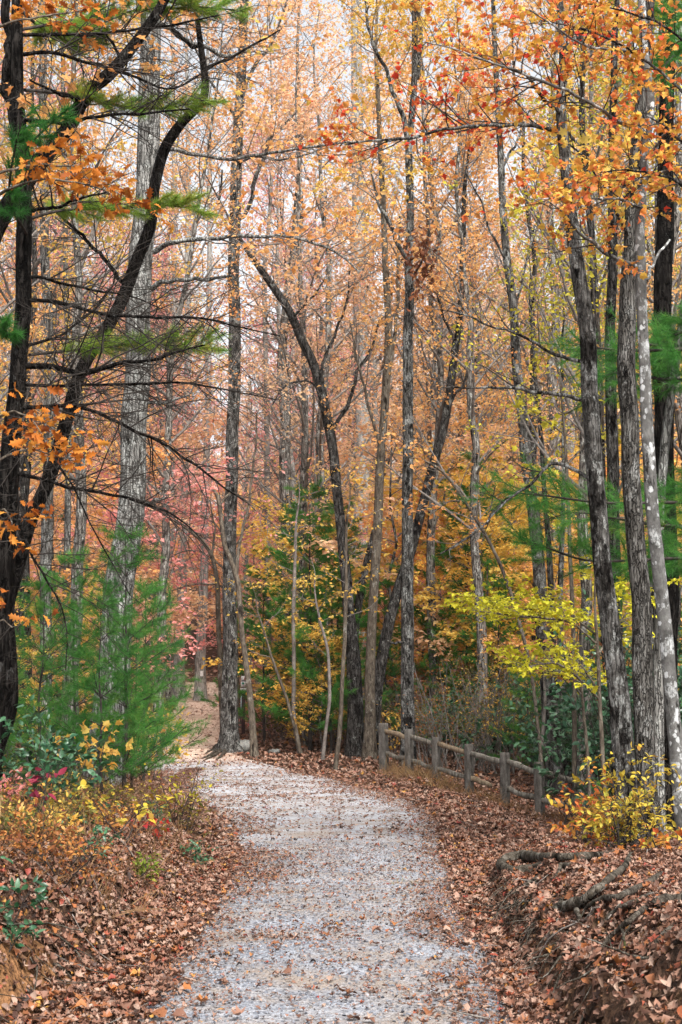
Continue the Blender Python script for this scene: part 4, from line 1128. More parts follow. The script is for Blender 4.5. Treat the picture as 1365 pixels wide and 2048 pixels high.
pine_boughs(pine_left, [
    [(55, 470, 7), (20, 400, 6, -.9), (30, 300, 4, -1.4), (45, 245, 3, -1.6), (60, 225, 2, -1.6)],
    [(40, 330, 7), (60, 290, 5, -.8), (110, 240, 4, -1.1), (140, 215, 3, -1.2)],
    [(40, 700, 6), (10, 660, 5, -.6), (-10, 630, 3, -.8), (12, 640, 2, -.8)]], YL, NEEDLE, .22, 14, .16, 4, 46, .10)
pine_boughs(pine_left, [
    [(50, 440, 8), (130, 420, 6, .6), (230, 418, 5, 1.0), (320, 410, 4, 1.2), (390, 418, 3, 1.2)],
    [(50, 180, 8), (150, 190, 6, .6), (260, 215, 5, 1.0), (340, 215, 4, 1.2), (410, 200, 3, 1.3)],
    [(40, 60, 8), (150, 40, 6, .6), (250, 25, 5, 1.0), (330, 15, 4, 1.2), (400, 25, 3, 1.3)],
    [(40, -40, 8), (150, -30, 6, .6), (280, -10, 5, 1.0), (370, 10, 4, 1.2), (470, 20, 3, 1.3)],
    [(40, 20, 8), (90, 60, 6, .6), (150, 85, 5, 1.0), (190, 80, 4, 1.2)],
    [(60, 710, 7), (150, 700, 6, .6), (250, 690, 5, .9), (330, 690, 3, 1.0), (420, 700, 2, 1.0)]], YL, NEEDLE_Y, .45, 40, .25, 5, 48, .10)

rp = thing('pine_tree', (4.9, 15.5, float(h(4.9, 15.5, False))), 'green pine outside the right edge reaching soft needle boughs across the near trunks', 'tree')
b = MB(); P = np.array([[4.9, 15.5, -.3], [4.88, 15.5, 3], [4.92, 15.5, 7], [4.9, 15.5, 11]]); P = catmull(P, 8); trunk_mesh(b, P, np.linspace(.16, .06, len(P)), 14, .3)
part('trunk', b, BARK['dark'], rp, smooth=True)
pine_boughs(rp, [
    [(1580, 660, 12), (1440, 690, 9, -.3), (1330, 700, 7, -.5), (1240, 700, 5, -.7), (1160, 690, 3, -.8)],
    [(1580, 720, 12), (1440, 750, 9, .2), (1340, 760, 7, .4), (1250, 745, 5, .4), (1190, 755, 3, .4)],
    [(1580, 640, 12), (1440, 660, 9, .6), (1380, 690, 7, .8), (1300, 690, 5, .8)],
    [(1580, 960, 12), (1440, 1000, 9, -.4), (1320, 1005, 7, -.8), (1200, 1005, 5, -1.2), (1080, 990, 4, -1.5), (1000, 985, 2, -1.6)],
    [(1580, 990, 12), (1440, 1050, 9, 0), (1320, 1050, 7, 0), (1220, 1035, 5, 0), (1150, 1025, 3, 0), (1090, 1040, 2, 0)],
    [(1580, 1080, 12), (1420, 1110, 9, -.2), (1280, 1120, 6, -.5), (1170, 1120, 5, -.8), (1080, 1090, 3, -1.0), (1040, 1085, 2, -1.1)],
    [(1580, 900, 12), (1440, 950, 9, .5), (1360, 985, 6, .7), (1300, 990, 4, .7)],
    [(1580, 1120, 12), (1440, 1130, 9, .5), (1330, 1110, 6, .7), (1250, 1150, 4, .7)],
    [(1580, 560, 12), (1480, 600, 9, .2), (1400, 650, 6, .2), (1350, 670, 4, .2)],
    [(1560, 40, 12), (1460, 50, 9, .2), (1390, 80, 6, .2), (1340, 120, 4, .2), (1310, 160, 2, .2)],
    [(1560, -30, 12), (1460, -20, 9, .6), (1390, 20, 6, .8), (1330, 40, 4, .8)]], 15.5, NEEDLE, .38, 46, .42, 5, 32, .12, .0012, .8)

def sapling_mesh(H, Lb, nwh, wd, seed):
    """trunk, wood and needles of one young white pine, base at the origin"""
    tr, wood, ned = MB(), MB(), MB()
    P = np.column_stack([np.zeros(14), np.zeros(14), np.linspace(-.15, H, 14)]); P[:, :2] += np.cumsum(rng.normal(size=(14, 2)) * .012, 0)
    R = np.linspace(.012 * H * .55 + .008, .004, 14)
    tubes(tr, P, R, 9)
    for i, z in enumerate(np.linspace(.10 * H, .97 * H, nwh)):
        f = 1 - z / H
        n = 5 if f > .1 else 4
        a0 = rng.random() * 6.28
        for j in range(n):
            a = a0 + j * 6.283 / n + rng.normal() * .2
            L = Lb * (.18 + f ** .75 * .95) * (.7 + .5 * rng.random())
            d = np.array([math.cos(a), math.sin(a), .35 + .5 * (1 - f)])
            c = np.array([np.interp(z, P[:, 2], P[:, 0]), np.interp(z, P[:, 2], P[:, 1]), z])
            A = shoots(c[None], d[None], np.array([L]), 6, .12, .02)
            RA = taper(np.array([.004 + .006 * f]), 6, .35)
            tubes(wood, A, RA, 4)
            bough(wood, ned, A[0], RA[0], int(4 + 7 * L), .18 + .1 * f, 3, 27, .10, wd, .32 + .2 * rng.random(), .35)
    return tr, wood, ned

PINES = []
for k, (H, Lb, nwh, wd) in enumerate([(3.2, 1.0, 8, .0012), (2.6, .9, 7, .0012), (4.2, 1.25, 9, .0022), (5.0, 1.5, 14, .0026)]):
    t_, w2, n2 = sapling_mesh(H, Lb, nwh, wd, k)
    PINES.append((H, t_.mesh('trunk', BARK['darktwig'], smooth=True), w2.mesh('branches', BARK['darktwig']), n2.mesh('needles', NEEDLE)))

def pine(k, loc, H, label, group=None, rz=None):
    H0, a, b, c = PINES[k]
    root = thing('pine_sapling', loc, label, 'tree', group)
    root.scale = (H / H0,) * 3
    root.rotation_euler = (0, 0, rng.random() * 6.28 if rz is None else rz)
    link('trunk', a, root)
    o = link('branches', b, root); o['kind'] = 'stuff'
    o = link('needles', c, root); o['kind'] = 'stuff'
    return root

def base_at(px, Y):
    x = (px - 682.5) / F * Y / 1.0
    x = at(px, 1400, Y)[0]
    return np.array([x, Y, float(h(x, Y, False)) - .02])

for k, px, Y, top, lab in [
    (0, 248, 17.0, 1075, 'tallest of the soft green pine saplings left of the path'),
    (1, 205, 15.8, 1215, 'pine sapling with black stem below the oak, nearest the path bank'),
    (1, 80, 17.5, 1180, 'green pine sapling left of the oak by the edge of the photo'),
    (0, 150, 20.5, 1120, 'pine sapling half hidden behind the front saplings, left of the oak'),
    (1, 268, 18.5, 1270, 'wispy pine sapling whose sprays hang over the far bend of the path'),
    (1, 20, 15.0, 1330, 'low pine sapling under the leaning dark trunk at the left edge'),
    (0, 285, 24, 1180, 'slim pine sapling right behind the oak foot'),
    (2, 622, 32.8, 990, 'tall dense pine sapling in the middle behind the gold leaved stems'),
    (2, 578, 38.5, 1040, 'pine sapling behind the stout dim trunk, left of the middle pine'),
    (2, 675, 34.5, 1020, 'pine sapling between the arching trunk and the straight one'),
    (2, 528, 34.5, 1110, 'fresh green pine sapling right behind the S-curved sapling'),
    (2, 662, 32.4, 1120, 'bright green pine sapling between the pale slim stem and the arching trunk'),
    (2, 890, 33, 1230, 'green pine sapling in the thicket right of the straight trunk'),
    (1, 1060, 27, 1330, 'small green pine sapling left of the fence-end trunks'),
    (2, 772, 34, 1170, 'pale green pine sapling behind the leaning trunks at the fence end'),
    (2, 935, 34, 930, 'pine sapling among orange leaves right of the straight trunk'),
    (2, 1000, 32, 1130, 'pine sapling low behind the bent pale sapling on the right'),
    (2, 1180, 30, 1290, 'dim pine sapling behind the near right trunks'),
    (1, 1195, 15.6, 1570, 'tiny dark pine seedling under the orange bush on the right'),
    (3, 110, 40, 1040, 'distant pine sapling behind the left leaning trunk'),
    (3, 1345, 34, 1100, 'dim pine sapling beyond the right edge trunks'),
]:
    b_ = base_at(px, Y)
    H = at(px, top, Y)[2] - b_[2]
    pine(k, b_, max(H, .4), lab)

# ------------------------------------------------------------------ background trees (shared meshes, coloured per copy)
def tall_tree_mesh(H, seed, nb=28, n2=7, n3=4, nl=10, lsz=.10, crown0=.28, spread=1.0):
    trk, tw, lf = MB(), MB(), MB()
    k = 18
    P = np.column_stack([np.zeros(k), np.zeros(k), np.linspace(-.3, H, k)]); P[2:, :2] += np.cumsum(rng.normal(size=(k - 2, 2)) * .10, 0)
    R = np.linspace(.0085 * H, .02, k)
    trunk_mesh(trk, resample2(P, R, 40)[0], resample2(P, R, 40)[1], 11, .4, .08, seed)
    s, d, r = sample(P[None], R[None], nb, crown0, .98)
    zf = s[:, 2] / H
    L = spread * (1.2 + 3.6 * np.clip((1.05 - zf) / .75, 0, 1) ** .7) * (.6 + .6 * rng.random(nb))
    A = shoots(s, side(d, .95, 1, .1), L, 7, .2, .07); RA = taper(np.minimum(r * .55, .05), 7, .2)
    tubes(tw, A, RA, 5)
    s, d, r = sample(A, RA, n2, .2, 1); B = shoots(s, side(d, .8, .8, .05), .45 * np.repeat(L, n2) * (.4 + .6 * rng.random(len(s))), 5, .25, .05); RB = taper(np.minimum(r * .6, .018), 5, .3)
    tubes(tw, B, RB, 3)
    s, d, r = sample(B, RB, n3, .25, 1); C = shoots(s, side(d, .8, .8), .35 + .45 * rng.random(len(s)), 4, .3, 0); RC = taper(np.minimum(r * .7, .007), 4, .4)
    tubes(tw, C, RC, 3)
    P3, D3, _ = sample(C, RC, nl, .1, 1.05)
    n = len(P3); P3 = P3 + rng.normal(size=(n, 3)) * .07
    keep = vnoise(P3[:, 0] * .8 + 5 * seed, P3[:, 2] * .8 + P3[:, 1] * .5) > .36
    P3 = P3[keep]; n = len(P3)
    cl = .5 + 1.2 * fbm(P3[:, 0] * .7 + seed * 3, P3[:, 2] * .7 + P3[:, 1] * .6)
    leaves(lf, DIAMOND, P3, frames(n, upbias=.8, droop=.8), lsz * (.6 + .8 * rng.random(n)), np.clip(.5 * cl + .5 * rng.random(n), 0, 1))
    return trk, tw, lf

def under_mesh(H, seed, nl=10, lsz=.095):
    trk, tw, lf = MB(), MB(), MB()
    k = 10
    P = np.column_stack([np.zeros(k), np.zeros(k), np.linspace(-.2, H, k)]); P[1:, :2] += np.cumsum(rng.normal(size=(k - 1, 2)) * .10, 0)
    R = np.linspace(.045, .012, k)
    tubes(trk, P, R, 7)
    nb = 22
    s, d, r = sample(P[None], R[None], nb, .22, 1)
    L = (.7 + 1.5 * rng.random(nb))
    A = shoots(s, side(d, 1.2, .5, .1), L, 6, .2, .03); RA = taper(np.minimum(r * .5, .016), 6, .25)
    tubes(tw, A, RA, 4)
    s, d, r = sample(A, RA, 6, .2, 1); B = shoots(s, side(d, .8, .3), .3 + .5 * rng.random(len(s)), 4, .25, 0); RB = taper(np.minimum(r * .6, .006), 4, .4)
    tubes(tw, B, RB, 3)
    s, d, r = sample(B, RB, 3, .3, 1); C = shoots(s, side(d, .8, .3), .15 + .25 * rng.random(len(s)), 3, .3, 0); RC = taper(np.minimum(r * .7, .004), 3, .4)
    tubes(tw, C, RC, 3)
    P3, D3, _ = sample(C, RC, nl, .1, 1.05); n = len(P3); P3 = P3 + rng.normal(size=(n, 3)) * .04
    cl = .5 + 1.2 * fbm(P3[:, 0] * 1.2 + seed * 3, P3[:, 2] * 1.2 + P3[:, 1])
    leaves(lf, DIAMOND, P3, frames(n, upbias=1.6, droop=.5), lsz * (.6 + .8 * rng.random(n)), np.clip(.5 * cl + .5 * rng.random(n), 0, 1))
    return trk, tw, lf

TALL = []
for k in range(5):
    a, b, c = tall_tree_mesh(22, k)
    TALL.append((22, a.mesh('trunk', BARK['far'], smooth=True), b.mesh('twigs', BARK['twig']), c.mesh('crown', LEAF['orange'])))
UNDER = []
for k in range(4):
    a, b, c = under_mesh(5.0, k)
    UNDER.append((5.0, a.mesh('trunk', BARK['far'], smooth=True), b.mesh('twigs', BARK['twig']), c.mesh('crown', LEAF['orange'])))

def slot(o, mat):
    o.material_slots[0].link = 'OBJECT'; o.material_slots[0].material = mat

def copy_tree(kind, k, loc, H, leaf, label, name, group, bark=None, wid=1.0):
    H0, a, b, c = kind[k]
    root = thing(name, loc, label, 'tree', group)
    s = H / H0
    root.scale = (s * wid, s * wid, s); root.rotation_euler = (rng.normal() * .02, rng.normal() * .02, rng.random() * 6.28)
    o = link('trunk', a, root)
    if bark: slot(o, BARK[bark])
    o = link('twigs', b, root); o['kind'] = 'stuff'
    if leaf:
        o = link('crown', c, root); slot(o, LEAF[leaf]); o['kind'] = 'stuff'
    return root

def region_colour(px, py):
    def near(x, y, r): return (px - x) ** 2 + (py - y) ** 2 < r * r
    u = rng.random()
    if u < .75:
        if near(560, 400, 90) or near(390, 900, 100) or near(230, 950, 90) or near(650, 760, 60) or near(330, 1180, 60): return 'pink'
        if near(400, 520, 100) or near(100, 150, 180): return 'gold' if rng.random() < .5 else 'orange'
        if near(1000, 1130, 190) or near(640, 1290, 150): return 'gold'
        if near(1200, 880, 170) or near(720, 480, 110) or near(1330, 350, 200): return 'yellowgreen'
        if px > 850: return ['orange', 'peach', 'peach'][rng.integers(3)]
        return 'peach' if rng.random() < .7 else 'orange'
    return ['peach', 'orange', 'peach', 'orange', 'peach', 'gold', 'peach', 'pink'][rng.integers(8)]

WORDS = {'peach': 'peach', 'orange': 'orange', 'gold': 'golden', 'pink': 'pinkish red', 'yellowgreen': 'yellow-green', 'rust': 'rusty brown'}
placed = []
def clear(x, y, dmin):
    if abs(x - path_c(y)) < 1.6: return False
    return all((x - a) ** 2 + (y - b) ** 2 > dmin ** 2 for a, b in placed)

nt_ = 0
tries = 0
while nt_ < 140 and tries < 6000:
    tries += 1
    Y = 36 + 74 * rng.random() ** .8
    px = -160 + 1685 * rng.random()
    x = at(px, 1400, Y)[0]
    if Y < 64 and 315 < px < 455: continue
    if 470 < px < 610 and Y < 70 and rng.random() < .6: continue
    if 930 < px < 1090 and Y < 60 and rng.random() < .5: continue
    if not clear(x, Y, 1.9): continue
    placed.append((x, Y))
    H = 17 + 9 * rng.random()
    if 470 < px < 600: H *= .8
    z = float(h(x, Y, False)) - .1
    cpy = project(np.array([x, Y, z + .55 * H]))[1]
    c = region_colour(px, float(np.clip(cpy, 100, 1200)))
    copy_tree(TALL, rng.integers(5), (x, Y, z), H, c, 'far woodland tree with thin %s leaves on a grey trunk' % WORDS[c], 'forest_tree', 'far trees with %s leaves' % WORDS[c], 'farpale' if rng.random() < .3 else 'far', .9 + .3 * rng.random())
    nt_ += 1
nt_ = 0
tries = 0
while nt_ < 95 and tries < 6000:
    tries += 1
    Y = 33 + 50 * rng.random() ** 1.2
    px = -120 + 1605 * rng.random()
    if Y < 62 and 300 < px < 465: continue
    x = at(px, 1400, Y)[0]
    if not clear(x, Y, 1.5) or abs(x - path_c(Y)) < 2.6: continue
    placed.append((x, Y))
    H = 4 + 5 * rng.random()
    z = float(h(x, Y, False)) - .05
    cpy = project(np.array([x, Y, z + .6 * H]))[1]
    c = region_colour(px, cpy)
    copy_tree(UNDER, rng.integers(4), (x, Y, z), H, c, 'low understorey tree with flat sprays of %s leaves' % WORDS[c], 'understorey_tree', 'understorey trees with %s leaves' % WORDS[c], 'far')
    nt_ += 1

nt_ = 0
tries = 0
while nt_ < 70 and tries < 6000:
    tries += 1
    Y = 72 + 45 * rng.random()
    px = -60 + 1485 * rng.random() if rng.random() < .7 else 250 + 450 * rng.random()
    x = at(px, 1400, Y)[0]
    if not clear(x, Y, 1.6): continue
    placed.append((x, Y))
    H = 8 + 6 * rng.random(); z = float(h(x, Y, False)) - .05
    c = region_colour(px, project(np.array([x, Y, z + .6 * H]))[1])
    copy_tree(UNDER, rng.integers(4), (x, Y, z), H, c, 'distant understorey tree low against the slope with %s leaves' % WORDS[c], 'understorey_tree', 'distant understorey trees with %s leaves' % WORDS[c], 'farpale')
    nt_ += 1

for k, px, Y, H, c, lab in [
    (0, -60, 21, 14, 'orange', 'orange tree behind the dark pine at the upper left edge'),
    (1, 60, 25, 16, 'gold', 'golden tree between the dark pine and the oak'),
    (2, 150, 22.5, 15, 'gold', 'bright golden tree just left of the big oak'),
    (4, 312, 30, 16, 'orange', 'orange crown between the oak and the streaked path tree'),
    (1, 20, 31, 18, 'pink', 'red-pink tree far behind the leaning dark trunks on the left'),
    (4, 870, 33, 18, 'orange', 'orange tree right of the straight trunk'),
    (2, 338, 47, 15, 'pink', 'pinkish red tree left of the far trail bend, above the pale trunks'),
    (0, 232, 37, 14, 'pink', 'pinkish red crown behind the big oak at mid height'),
    (1, 562, 50, 20, 'pink', 'pink crown high in the middle left of the arching trunk'),
    (0, 960, 31, 17, 'orange', 'orange tree left of the mottled fence-end trunk'),
    (1, 1075, 32, 18, 'peach', 'peach coloured tree right of the mottled fence-end trunk'),
    (2, 1160, 24, 16, 'orange', 'orange tree behind the left near right trunk'),
    (3, 1235, 21, 15, 'yellowgreen', 'yellow-green crown between the near right trunks'),
    (4, 1400, 20, 15, 'orange', 'orange tree at the right edge behind the pale lichen trunk'),
    (0, 1330, 27, 17, 'yellowgreen', 'yellow-green tree behind the dark trunk at the right edge'),
]:
    b_ = base_at(px, Y)
    copy_tree(TALL, k, b_, H, c, lab, 'forest_tree', None, ['far', 'darkgrey'][k % 2], .9)
    placed.append((b_[0], Y))

# nearer understorey, placed one by one
for k, px, Y, H, c, lab in [
    (0, 980, 33, 4.6, 'gold', 'golden leaved understorey tree right of the straight trunk behind the fence'),
    (1, 1060, 31, 4.2, 'orange', 'orange leaved understorey tree beside the fence-end mottled trunk'),
    (2, 900, 36, 5.8, 'orange', 'orange understorey tree rising above the brushy fence corner'),
    (3, 640, 32.4, 2.6, 'gold', 'low golden tree in the middle undergrowth left of the arching trunk'),
    (1, 545, 38, 2.6, 'gold', 'low golden tree right behind the brown trail post'),
    (2, 200, 30, 5.8, 'pink', 'pinkish red tree seen left and right of the big oak'),
    (3, 60, 27, 5.4, 'orange', 'orange understorey tree behind the left dark trunks'),
    (0, 500, 47, 6.0, 'pink', 'pinkish red tree seen behind the trail post'),
    (1, 790, 40, 5.6, 'pink', 'reddish understorey tree glimpsed between leaning trunks and straight trunk'),
    (2, 1330, 24, 5.5, 'yellowgreen', 'yellow-green tree behind the pale lichen trunk'),
    (1, 1290, 30, 6.5, 'orange', 'orange tree glimpsed between the near right trunks'),
    (0, 130, 24, 3.0, 'gold', 'low golden bushy tree behind the left pine saplings'),
    (3, 730, 34, 2.6, 'gold', 'low golden spray at the feet of the middle trunks'),
]:
    b_ = base_at(px, Y)
    copy_tree(UNDER, k, b_, H, c, lab, 'understorey_tree', None, 'far')
    placed.append((b_[0], Y))

# pale far trunks by the bend of the trail
for px, wpx, Y, lab in [(334, 22, 52, 'left of three pale trunks at the far bend of the trail'), (361, 22, 50, 'middle of three pale trunks at the far bend, slightly leaning'), (404, 20, 49, 'right of three pale trunks at the far bend, with a white blaze mark')]:
    b_ = base_at(px, Y)
    pts = [(px - 3, project(b_)[1], wpx * 1.2), (px - 2, 1300, wpx), (px + 4, 1180, wpx * .9), (px + 8, 950, wpx * .75), (px + 14, 700, wpx * .6), (px + 16, 400, wpx * .45), (px + 12, 100, wpx * .3), (px + 14, -60, wpx * .2)]
    r_, lb, tr, _ = hero('pale_tree', lab, 'tree', pts, 'farpale', [], Y=Y, flare=.4, s=14)
    twiggery([upper(tr, .45)], r_, BARK['twig'], 'peach', 2, 2.0, 5, .7, 4, .11, DIAMOND)
    if px == 404:
        b = MB(); c = at(404, 1347, Y - .21); hw, hh = .05, .09
        b.add([[c[0] - hw, c[1], c[2] - hh], [c[0] + hw, c[1], c[2] - hh], [c[0] + hw, c[1], c[2] + hh], [c[0] - hw, c[1], c[2] + hh]], [[0, 1, 2, 3]])
        part('blaze', b, plain('white_paint', (.75, .75, .74)), r_)
for px, wpx, Y, lab in [(722, 34, 48, 'broad pale grey trunk far behind the middle trees'), (95, 24, 24, 'grey trunk behind the dark left pine'), (1135, 26, 44, 'pale trunk far behind the near left-leaning maple'), (135, 14, 26, 'slim grey stem between the left pine and the oak')]:
    b_ = base_at(px, Y)
    pts = [(px - 4, project(b_)[1], wpx * 1.15), (px - 2, 1250, wpx), (px, 1000, wpx * .95), (px + 3, 750, wpx * .88), (px - 3, 500, wpx * .8), (px - 8, 250, wpx * .7), (px - 10, -40, wpx * .6)]
    r_, lb, tr, _ = hero('pale_tree', lab, 'tree', pts, 'farpale' if px in (722, 1135) else 'oak', [], Y=Y, flare=.3, s=14)
    twiggery([upper(tr, .5)], r_, BARK['twig'], 'orange' if px < 200 else 'peach', 2.4, 1.6, 5, .6, 4, .10, DIAMOND)

# ------------------------------------------------------------------ thin haze volume, added to pale the background like overexposure glow
hz = MB()
hx, hy0, hy1, hz0, hz1 = 127.0, -42.0, 178.0, -4.0, 38.0
hv = [[x, y, z] for z in (hz0, hz1) for y in (hy0, hy1) for x in (-hx, hx)]
hz.add(hv, [[0, 2, 3, 1], [4, 5, 7, 6], [0, 1, 5, 4], [2, 6, 7, 3], [0, 4, 6, 2], [1, 3, 7, 5]])
hm, N_, L_2 = newmat('added_haze')
pv = N_.new('ShaderNodeVolumePrincipled'); pv.inputs['Color'].default_value = (.96, .94, .95, 1); pv.inputs['Density'].default_value = HAZE
ov = N_.new('ShaderNodeOutputMaterial'); L_2.new(pv.outputs[0], ov.inputs['Volume'])
tag(link('haze', hz.mesh('haze', hm)), 'thin added haze volume that pales the far trees', 'haze', kind='stuff')

# ------------------------------------------------------------------ shrubs
def shrub(name, label, px, Y, H, W, leafkey, nst=7, nl=5, size=.05, tpl=OVAL, indiv=0, group=None, twig='darktwig', flat=.6, py=None, dense=3, upbias=1.0, cat='shrub'):
    if py is not None:
        c = ground_at(px, py); b_ = np.array([c[0], c[1], float(h(c[0], c[1], False))])
    else:
        b_ = base_at(px, Y)
    root = thing(name, b_, label, cat, group)
    st, tw = MB(), MB()
    S = b_ + rng.normal(size=(nst, 3)) * np.array([W * .15, W * .15, 0]) + np.array([0, 0, -.04])
    D = np.column_stack([np.clip(rng.normal(size=nst), -1.2, 1.2) * W / H * .5, np.clip(rng.normal(size=nst), -1.2, 1.2) * W / H * .5, np.ones(nst)])
    A = shoots(S, D, H * (.65 + .5 * rng.random(nst)), 7, .14, .03); RA = taper(np.full(nst, .004 + .006 * H), 7, .3)
    tubes(st, A, RA, 5)
    part('stem', st, BARK[twig], root)
    s, d, r = sample(A, RA, 7, .3, 1)
    B = shoots(s, side(d, .9, flat, .1), W * .4 * (.4 + .8 * rng.random(len(s))), 5, .2, .03); RB = taper(np.minimum(r * .6, .004), 5, .35)
    tubes(tw, B, RB, 3)
    s, d, r = sample(B, RB, dense, .3, 1)
    C = shoots(s, side(d, .8, flat), W * .14 * (.5 + rng.random(len(s))), 3, .2, 0); RC = taper(np.minimum(r * .7, .0025), 3, .5)
    tubes(tw, C, RC, 3)
    o = part('twigs', tw, BARK[twig], root, kind='stuff')
    P, Dd, _ = sample(C, RC, nl, .2, 1.05); n = len(P)
    Fr = frames(n, norm(Dd + .6 * rand_unit(n) + np.array([0, 0, -.2])), upbias)
    sz = size * (.6 + .8 * rng.random(n)); t = rng.random(n)
    if indiv:
        mes = []
        for tv in np.linspace(.05, .95, 6):
            b = MB(); b.add(tpl[0], tpl[1], np.full(len(tpl[1]), tv)); mes.append(b.mesh('leaf', LEAF[leafkey]))
        order = np.argsort(-sz)[:indiv]
        for j in order: place_leaf(mes[int(t[j] * 5.99)], P[j], Fr[j], sz[j], root, b_)
        m = np.ones(n, bool); m[order] = False
        P, Fr, sz, t = P[m], Fr[m], sz[m], t[m]
    if len(P):
        lf = MB(); leaves(lf, tpl, P, Fr, sz, t)
        part('foliage', lf, LEAF[leafkey], root, kind='stuff')
    return root

shrub('spicebush', 'bright yellow bush in front of the near right trunks', 1272, 11.4, .74, .85, 'yellow', 15, 4, .046, OVAL, 290, upbias=1.4, dense=2)
shrub('spicebush', 'smaller yellow bush leaning left of the main yellow bush', 1212, 11.2, .5, .5, 'yellow', 7, 3, .044, OVAL, 120, upbias=1.4, dense=2)
shrub('orange_bush', 'orange and pink leaved bush left of the yellow bush, by the fence end', 1160, 13.2, .62, .65, 'orangebush', 9, 3, .065, OVAL, 200, dense=2)
shrub('orange_bush', 'low orange seedling in front of the near trunks', 1180, 11.6, .3, .4, 'orangebush', 4, 2, .05, OVAL, 40, dense=1)
shrub('red_seedling', 'low red leaved seedlings at the foot of the near right trunks', 1335, 11.3, .26, .6, 'orangebush', 6, 2, .045, MAPLE, 60, dense=2)
shrub('laurel_bush', 'dark green glossy laurel at the left edge under the leaning trunk', 75, 11.6, .8, .8, 'laurel', 8, 3, .065, OVAL, 180, dense=3, upbias=1.2)
shrub('laurel_bush', 'second glossy laurel behind the first at the left', 125, 13.2, .6, .6, 'laurel', 5, 3, .07, OVAL, 80, upbias=1.2)
shrub('hickory_seedling', 'seedling with broad bright yellow leaves in front of the left pine saplings', 205, 11.0, .42, .50, 'yellow', 5, 2, .07, ROUND, 50, flat=.15, dense=1, upbias=2.5)
shrub('hickory_seedling', 'smaller yellow seedling left of the red one, beside the pine stems', 260, 13.0, .38, .5, 'yellow', 4, 2, .06, ROUND, 40, flat=.15, dense=1, upbias=2.5)
shrub('burgundy_seedling', 'seedling with hanging burgundy leaves by the left laurel', 72, 9.8, .5, .25, 'burgundy', 2, 2, .06, OVAL, 16, dense=1, upbias=.4)
shrub('red_seedling', 'small scarlet leaved seedling on the left bank top', 312, 12.4, .32, .28, 'red', 4, 2, .04, MAPLE, 40, dense=1)
shrub('golden_bush', 'thin yellow and green bush at the bend on the left bank', 345, 15.5, .7, .7, 'yellowgreen', 6, 2, .045, OVAL, 90, dense=2)
shrub('golden_bush', 'low dull gold bush right at the path edge on the left', 375, 15.5, .45, .6, 'scrub', 7, 2, .05, OVAL, 90, dense=2)
shrub('golden_bush', 'golden maple seedling among the left pine stems', 150, 14.6, .9, .7, 'gold', 4, 2, .07, MAPLE, 60, dense=2)
shrub('scrub_bush', 'dull olive bush behind the laurel at the far left', 40, 16.0, .6, .8, 'scrub', 7, 3, .05, OVAL, 120)
shrub('pink_bush', 'low pinkish shrub left of the laurel at the edge', 0, 11.5, .4, .7, 'pink', 6, 3, .045, OVAL, 90)
shrub('green_seedling', 'green leaved seedlings overhanging the bare clay bank at the left edge', 0, 7.6, .34, .24, 'laurel', 4, 2, .045, OVAL, 40, upbias=.6)
shrub('green_seedling', 'drooping green seedling low on the bare clay bank', 12, 6.8, .2, .2, 'laurel', 3, 2, .04, OVAL, 24, upbias=.6, py=1900)
for j in range(44):                             # low mixed growth on the left bank top
    y = 8.6 + 8 * rng.random() ** 1.4; x = float(np.interp(y, LB_Y, LB_X)) - .45 - rng.random() * (1.4 + .05 * y)
    px = project(np.array([x, y, .7]))[0]
    if px < -40: continue
    k = ['scrub', 'rust', 'scrub', 'rust', 'scrub', 'rust', 'scrub', 'orange', 'scrub', 'gold'][j % 10]
    shrub('ground_shrub', {'scrub': 'dull green-brown low shrub on the left bank top', 'gold': 'low golden shrub on the left bank top', 'orange': 'low orange shrub on the left bank top', 'rust': 'low rust-brown shrub on the left bank top'}[k], px, y, .2 + .18 * rng.random(), .45, k, 6, 3, .03, OVAL, 0, 'low shrubs on the left bank')
for j in range(12):
    y = 8.2 + 6.5 * rng.random(); x = float(np.interp(y, LB_Y, LB_X)) - .15 - rng.random() * 1.5
    px = project(np.array([x, y, .6]))[0]
    if px < -30: continue
    shrub('ground_plant', 'low green leafy plant on the left bank', px, y, .16 + .12 * rng.random(), .3, 'fern' if j % 3 == 0 else 'laurel', 4, 3, .035, OVAL, 0, 'low green plants on the left bank', upbias=1.6, cat='plant')
BRUSH = [(850, 30, 1.9), (905, 29, 2.1), (955, 28, 2.1), (1005, 28, 2.0), (1050, 29, 1.8), (880, 33, 2.6), (940, 33, 2.5), (1000, 34, 2.6)]
for j, (px, Y, H) in enumerate(BRUSH):
    k = ['scrub', 'rust', 'scrub', 'gold'][j % 4]
    shrub('brushy_shrub', 'twiggy %s shrub in the thicket behind the rail fence' % {'scrub': 'olive-brown', 'rust': 'rusty', 'gold': 'gold-flecked'}[k], px, Y, H, 1.5, k, 12, 3, .05, OVAL, 0, 'thicket behind the fence', dense=4, twig='twig')
for j, (px, Y, H) in enumerate([(1150, 26.5, 1.4), (1190, 25, 1.6), (1230, 25, 1.8), (1170, 27, 2.2), (1090, 30, 2.0), (1260, 27, 2.4), (1215, 29, 2.8), (1130, 32, 2.6), (1320, 26, 2.2), (1250, 19, 1.9), (1345, 18, 1.8), (1290, 20, 2.4), (1220, 21, 2.0), (1365, 21, 2.8), (1180, 28, 3.0), (1240, 23, 3.0), (1330, 23, 3.2), (1080, 33, 2.6), (1030, 35, 2.4), (1000, 30, 1.5), (1050, 28.5, 1.4), (930, 31, 1.3), (1300, 24, 1.5)]):
    shrub('rhododendron', 'dark green rhododendron in the shade behind the fence and right trunks', px, Y, H, 1.4, 'laurel', 9, 4, .10, OVAL, 0, 'rhododendrons behind the right trunks', dense=4, upbias=1.2)
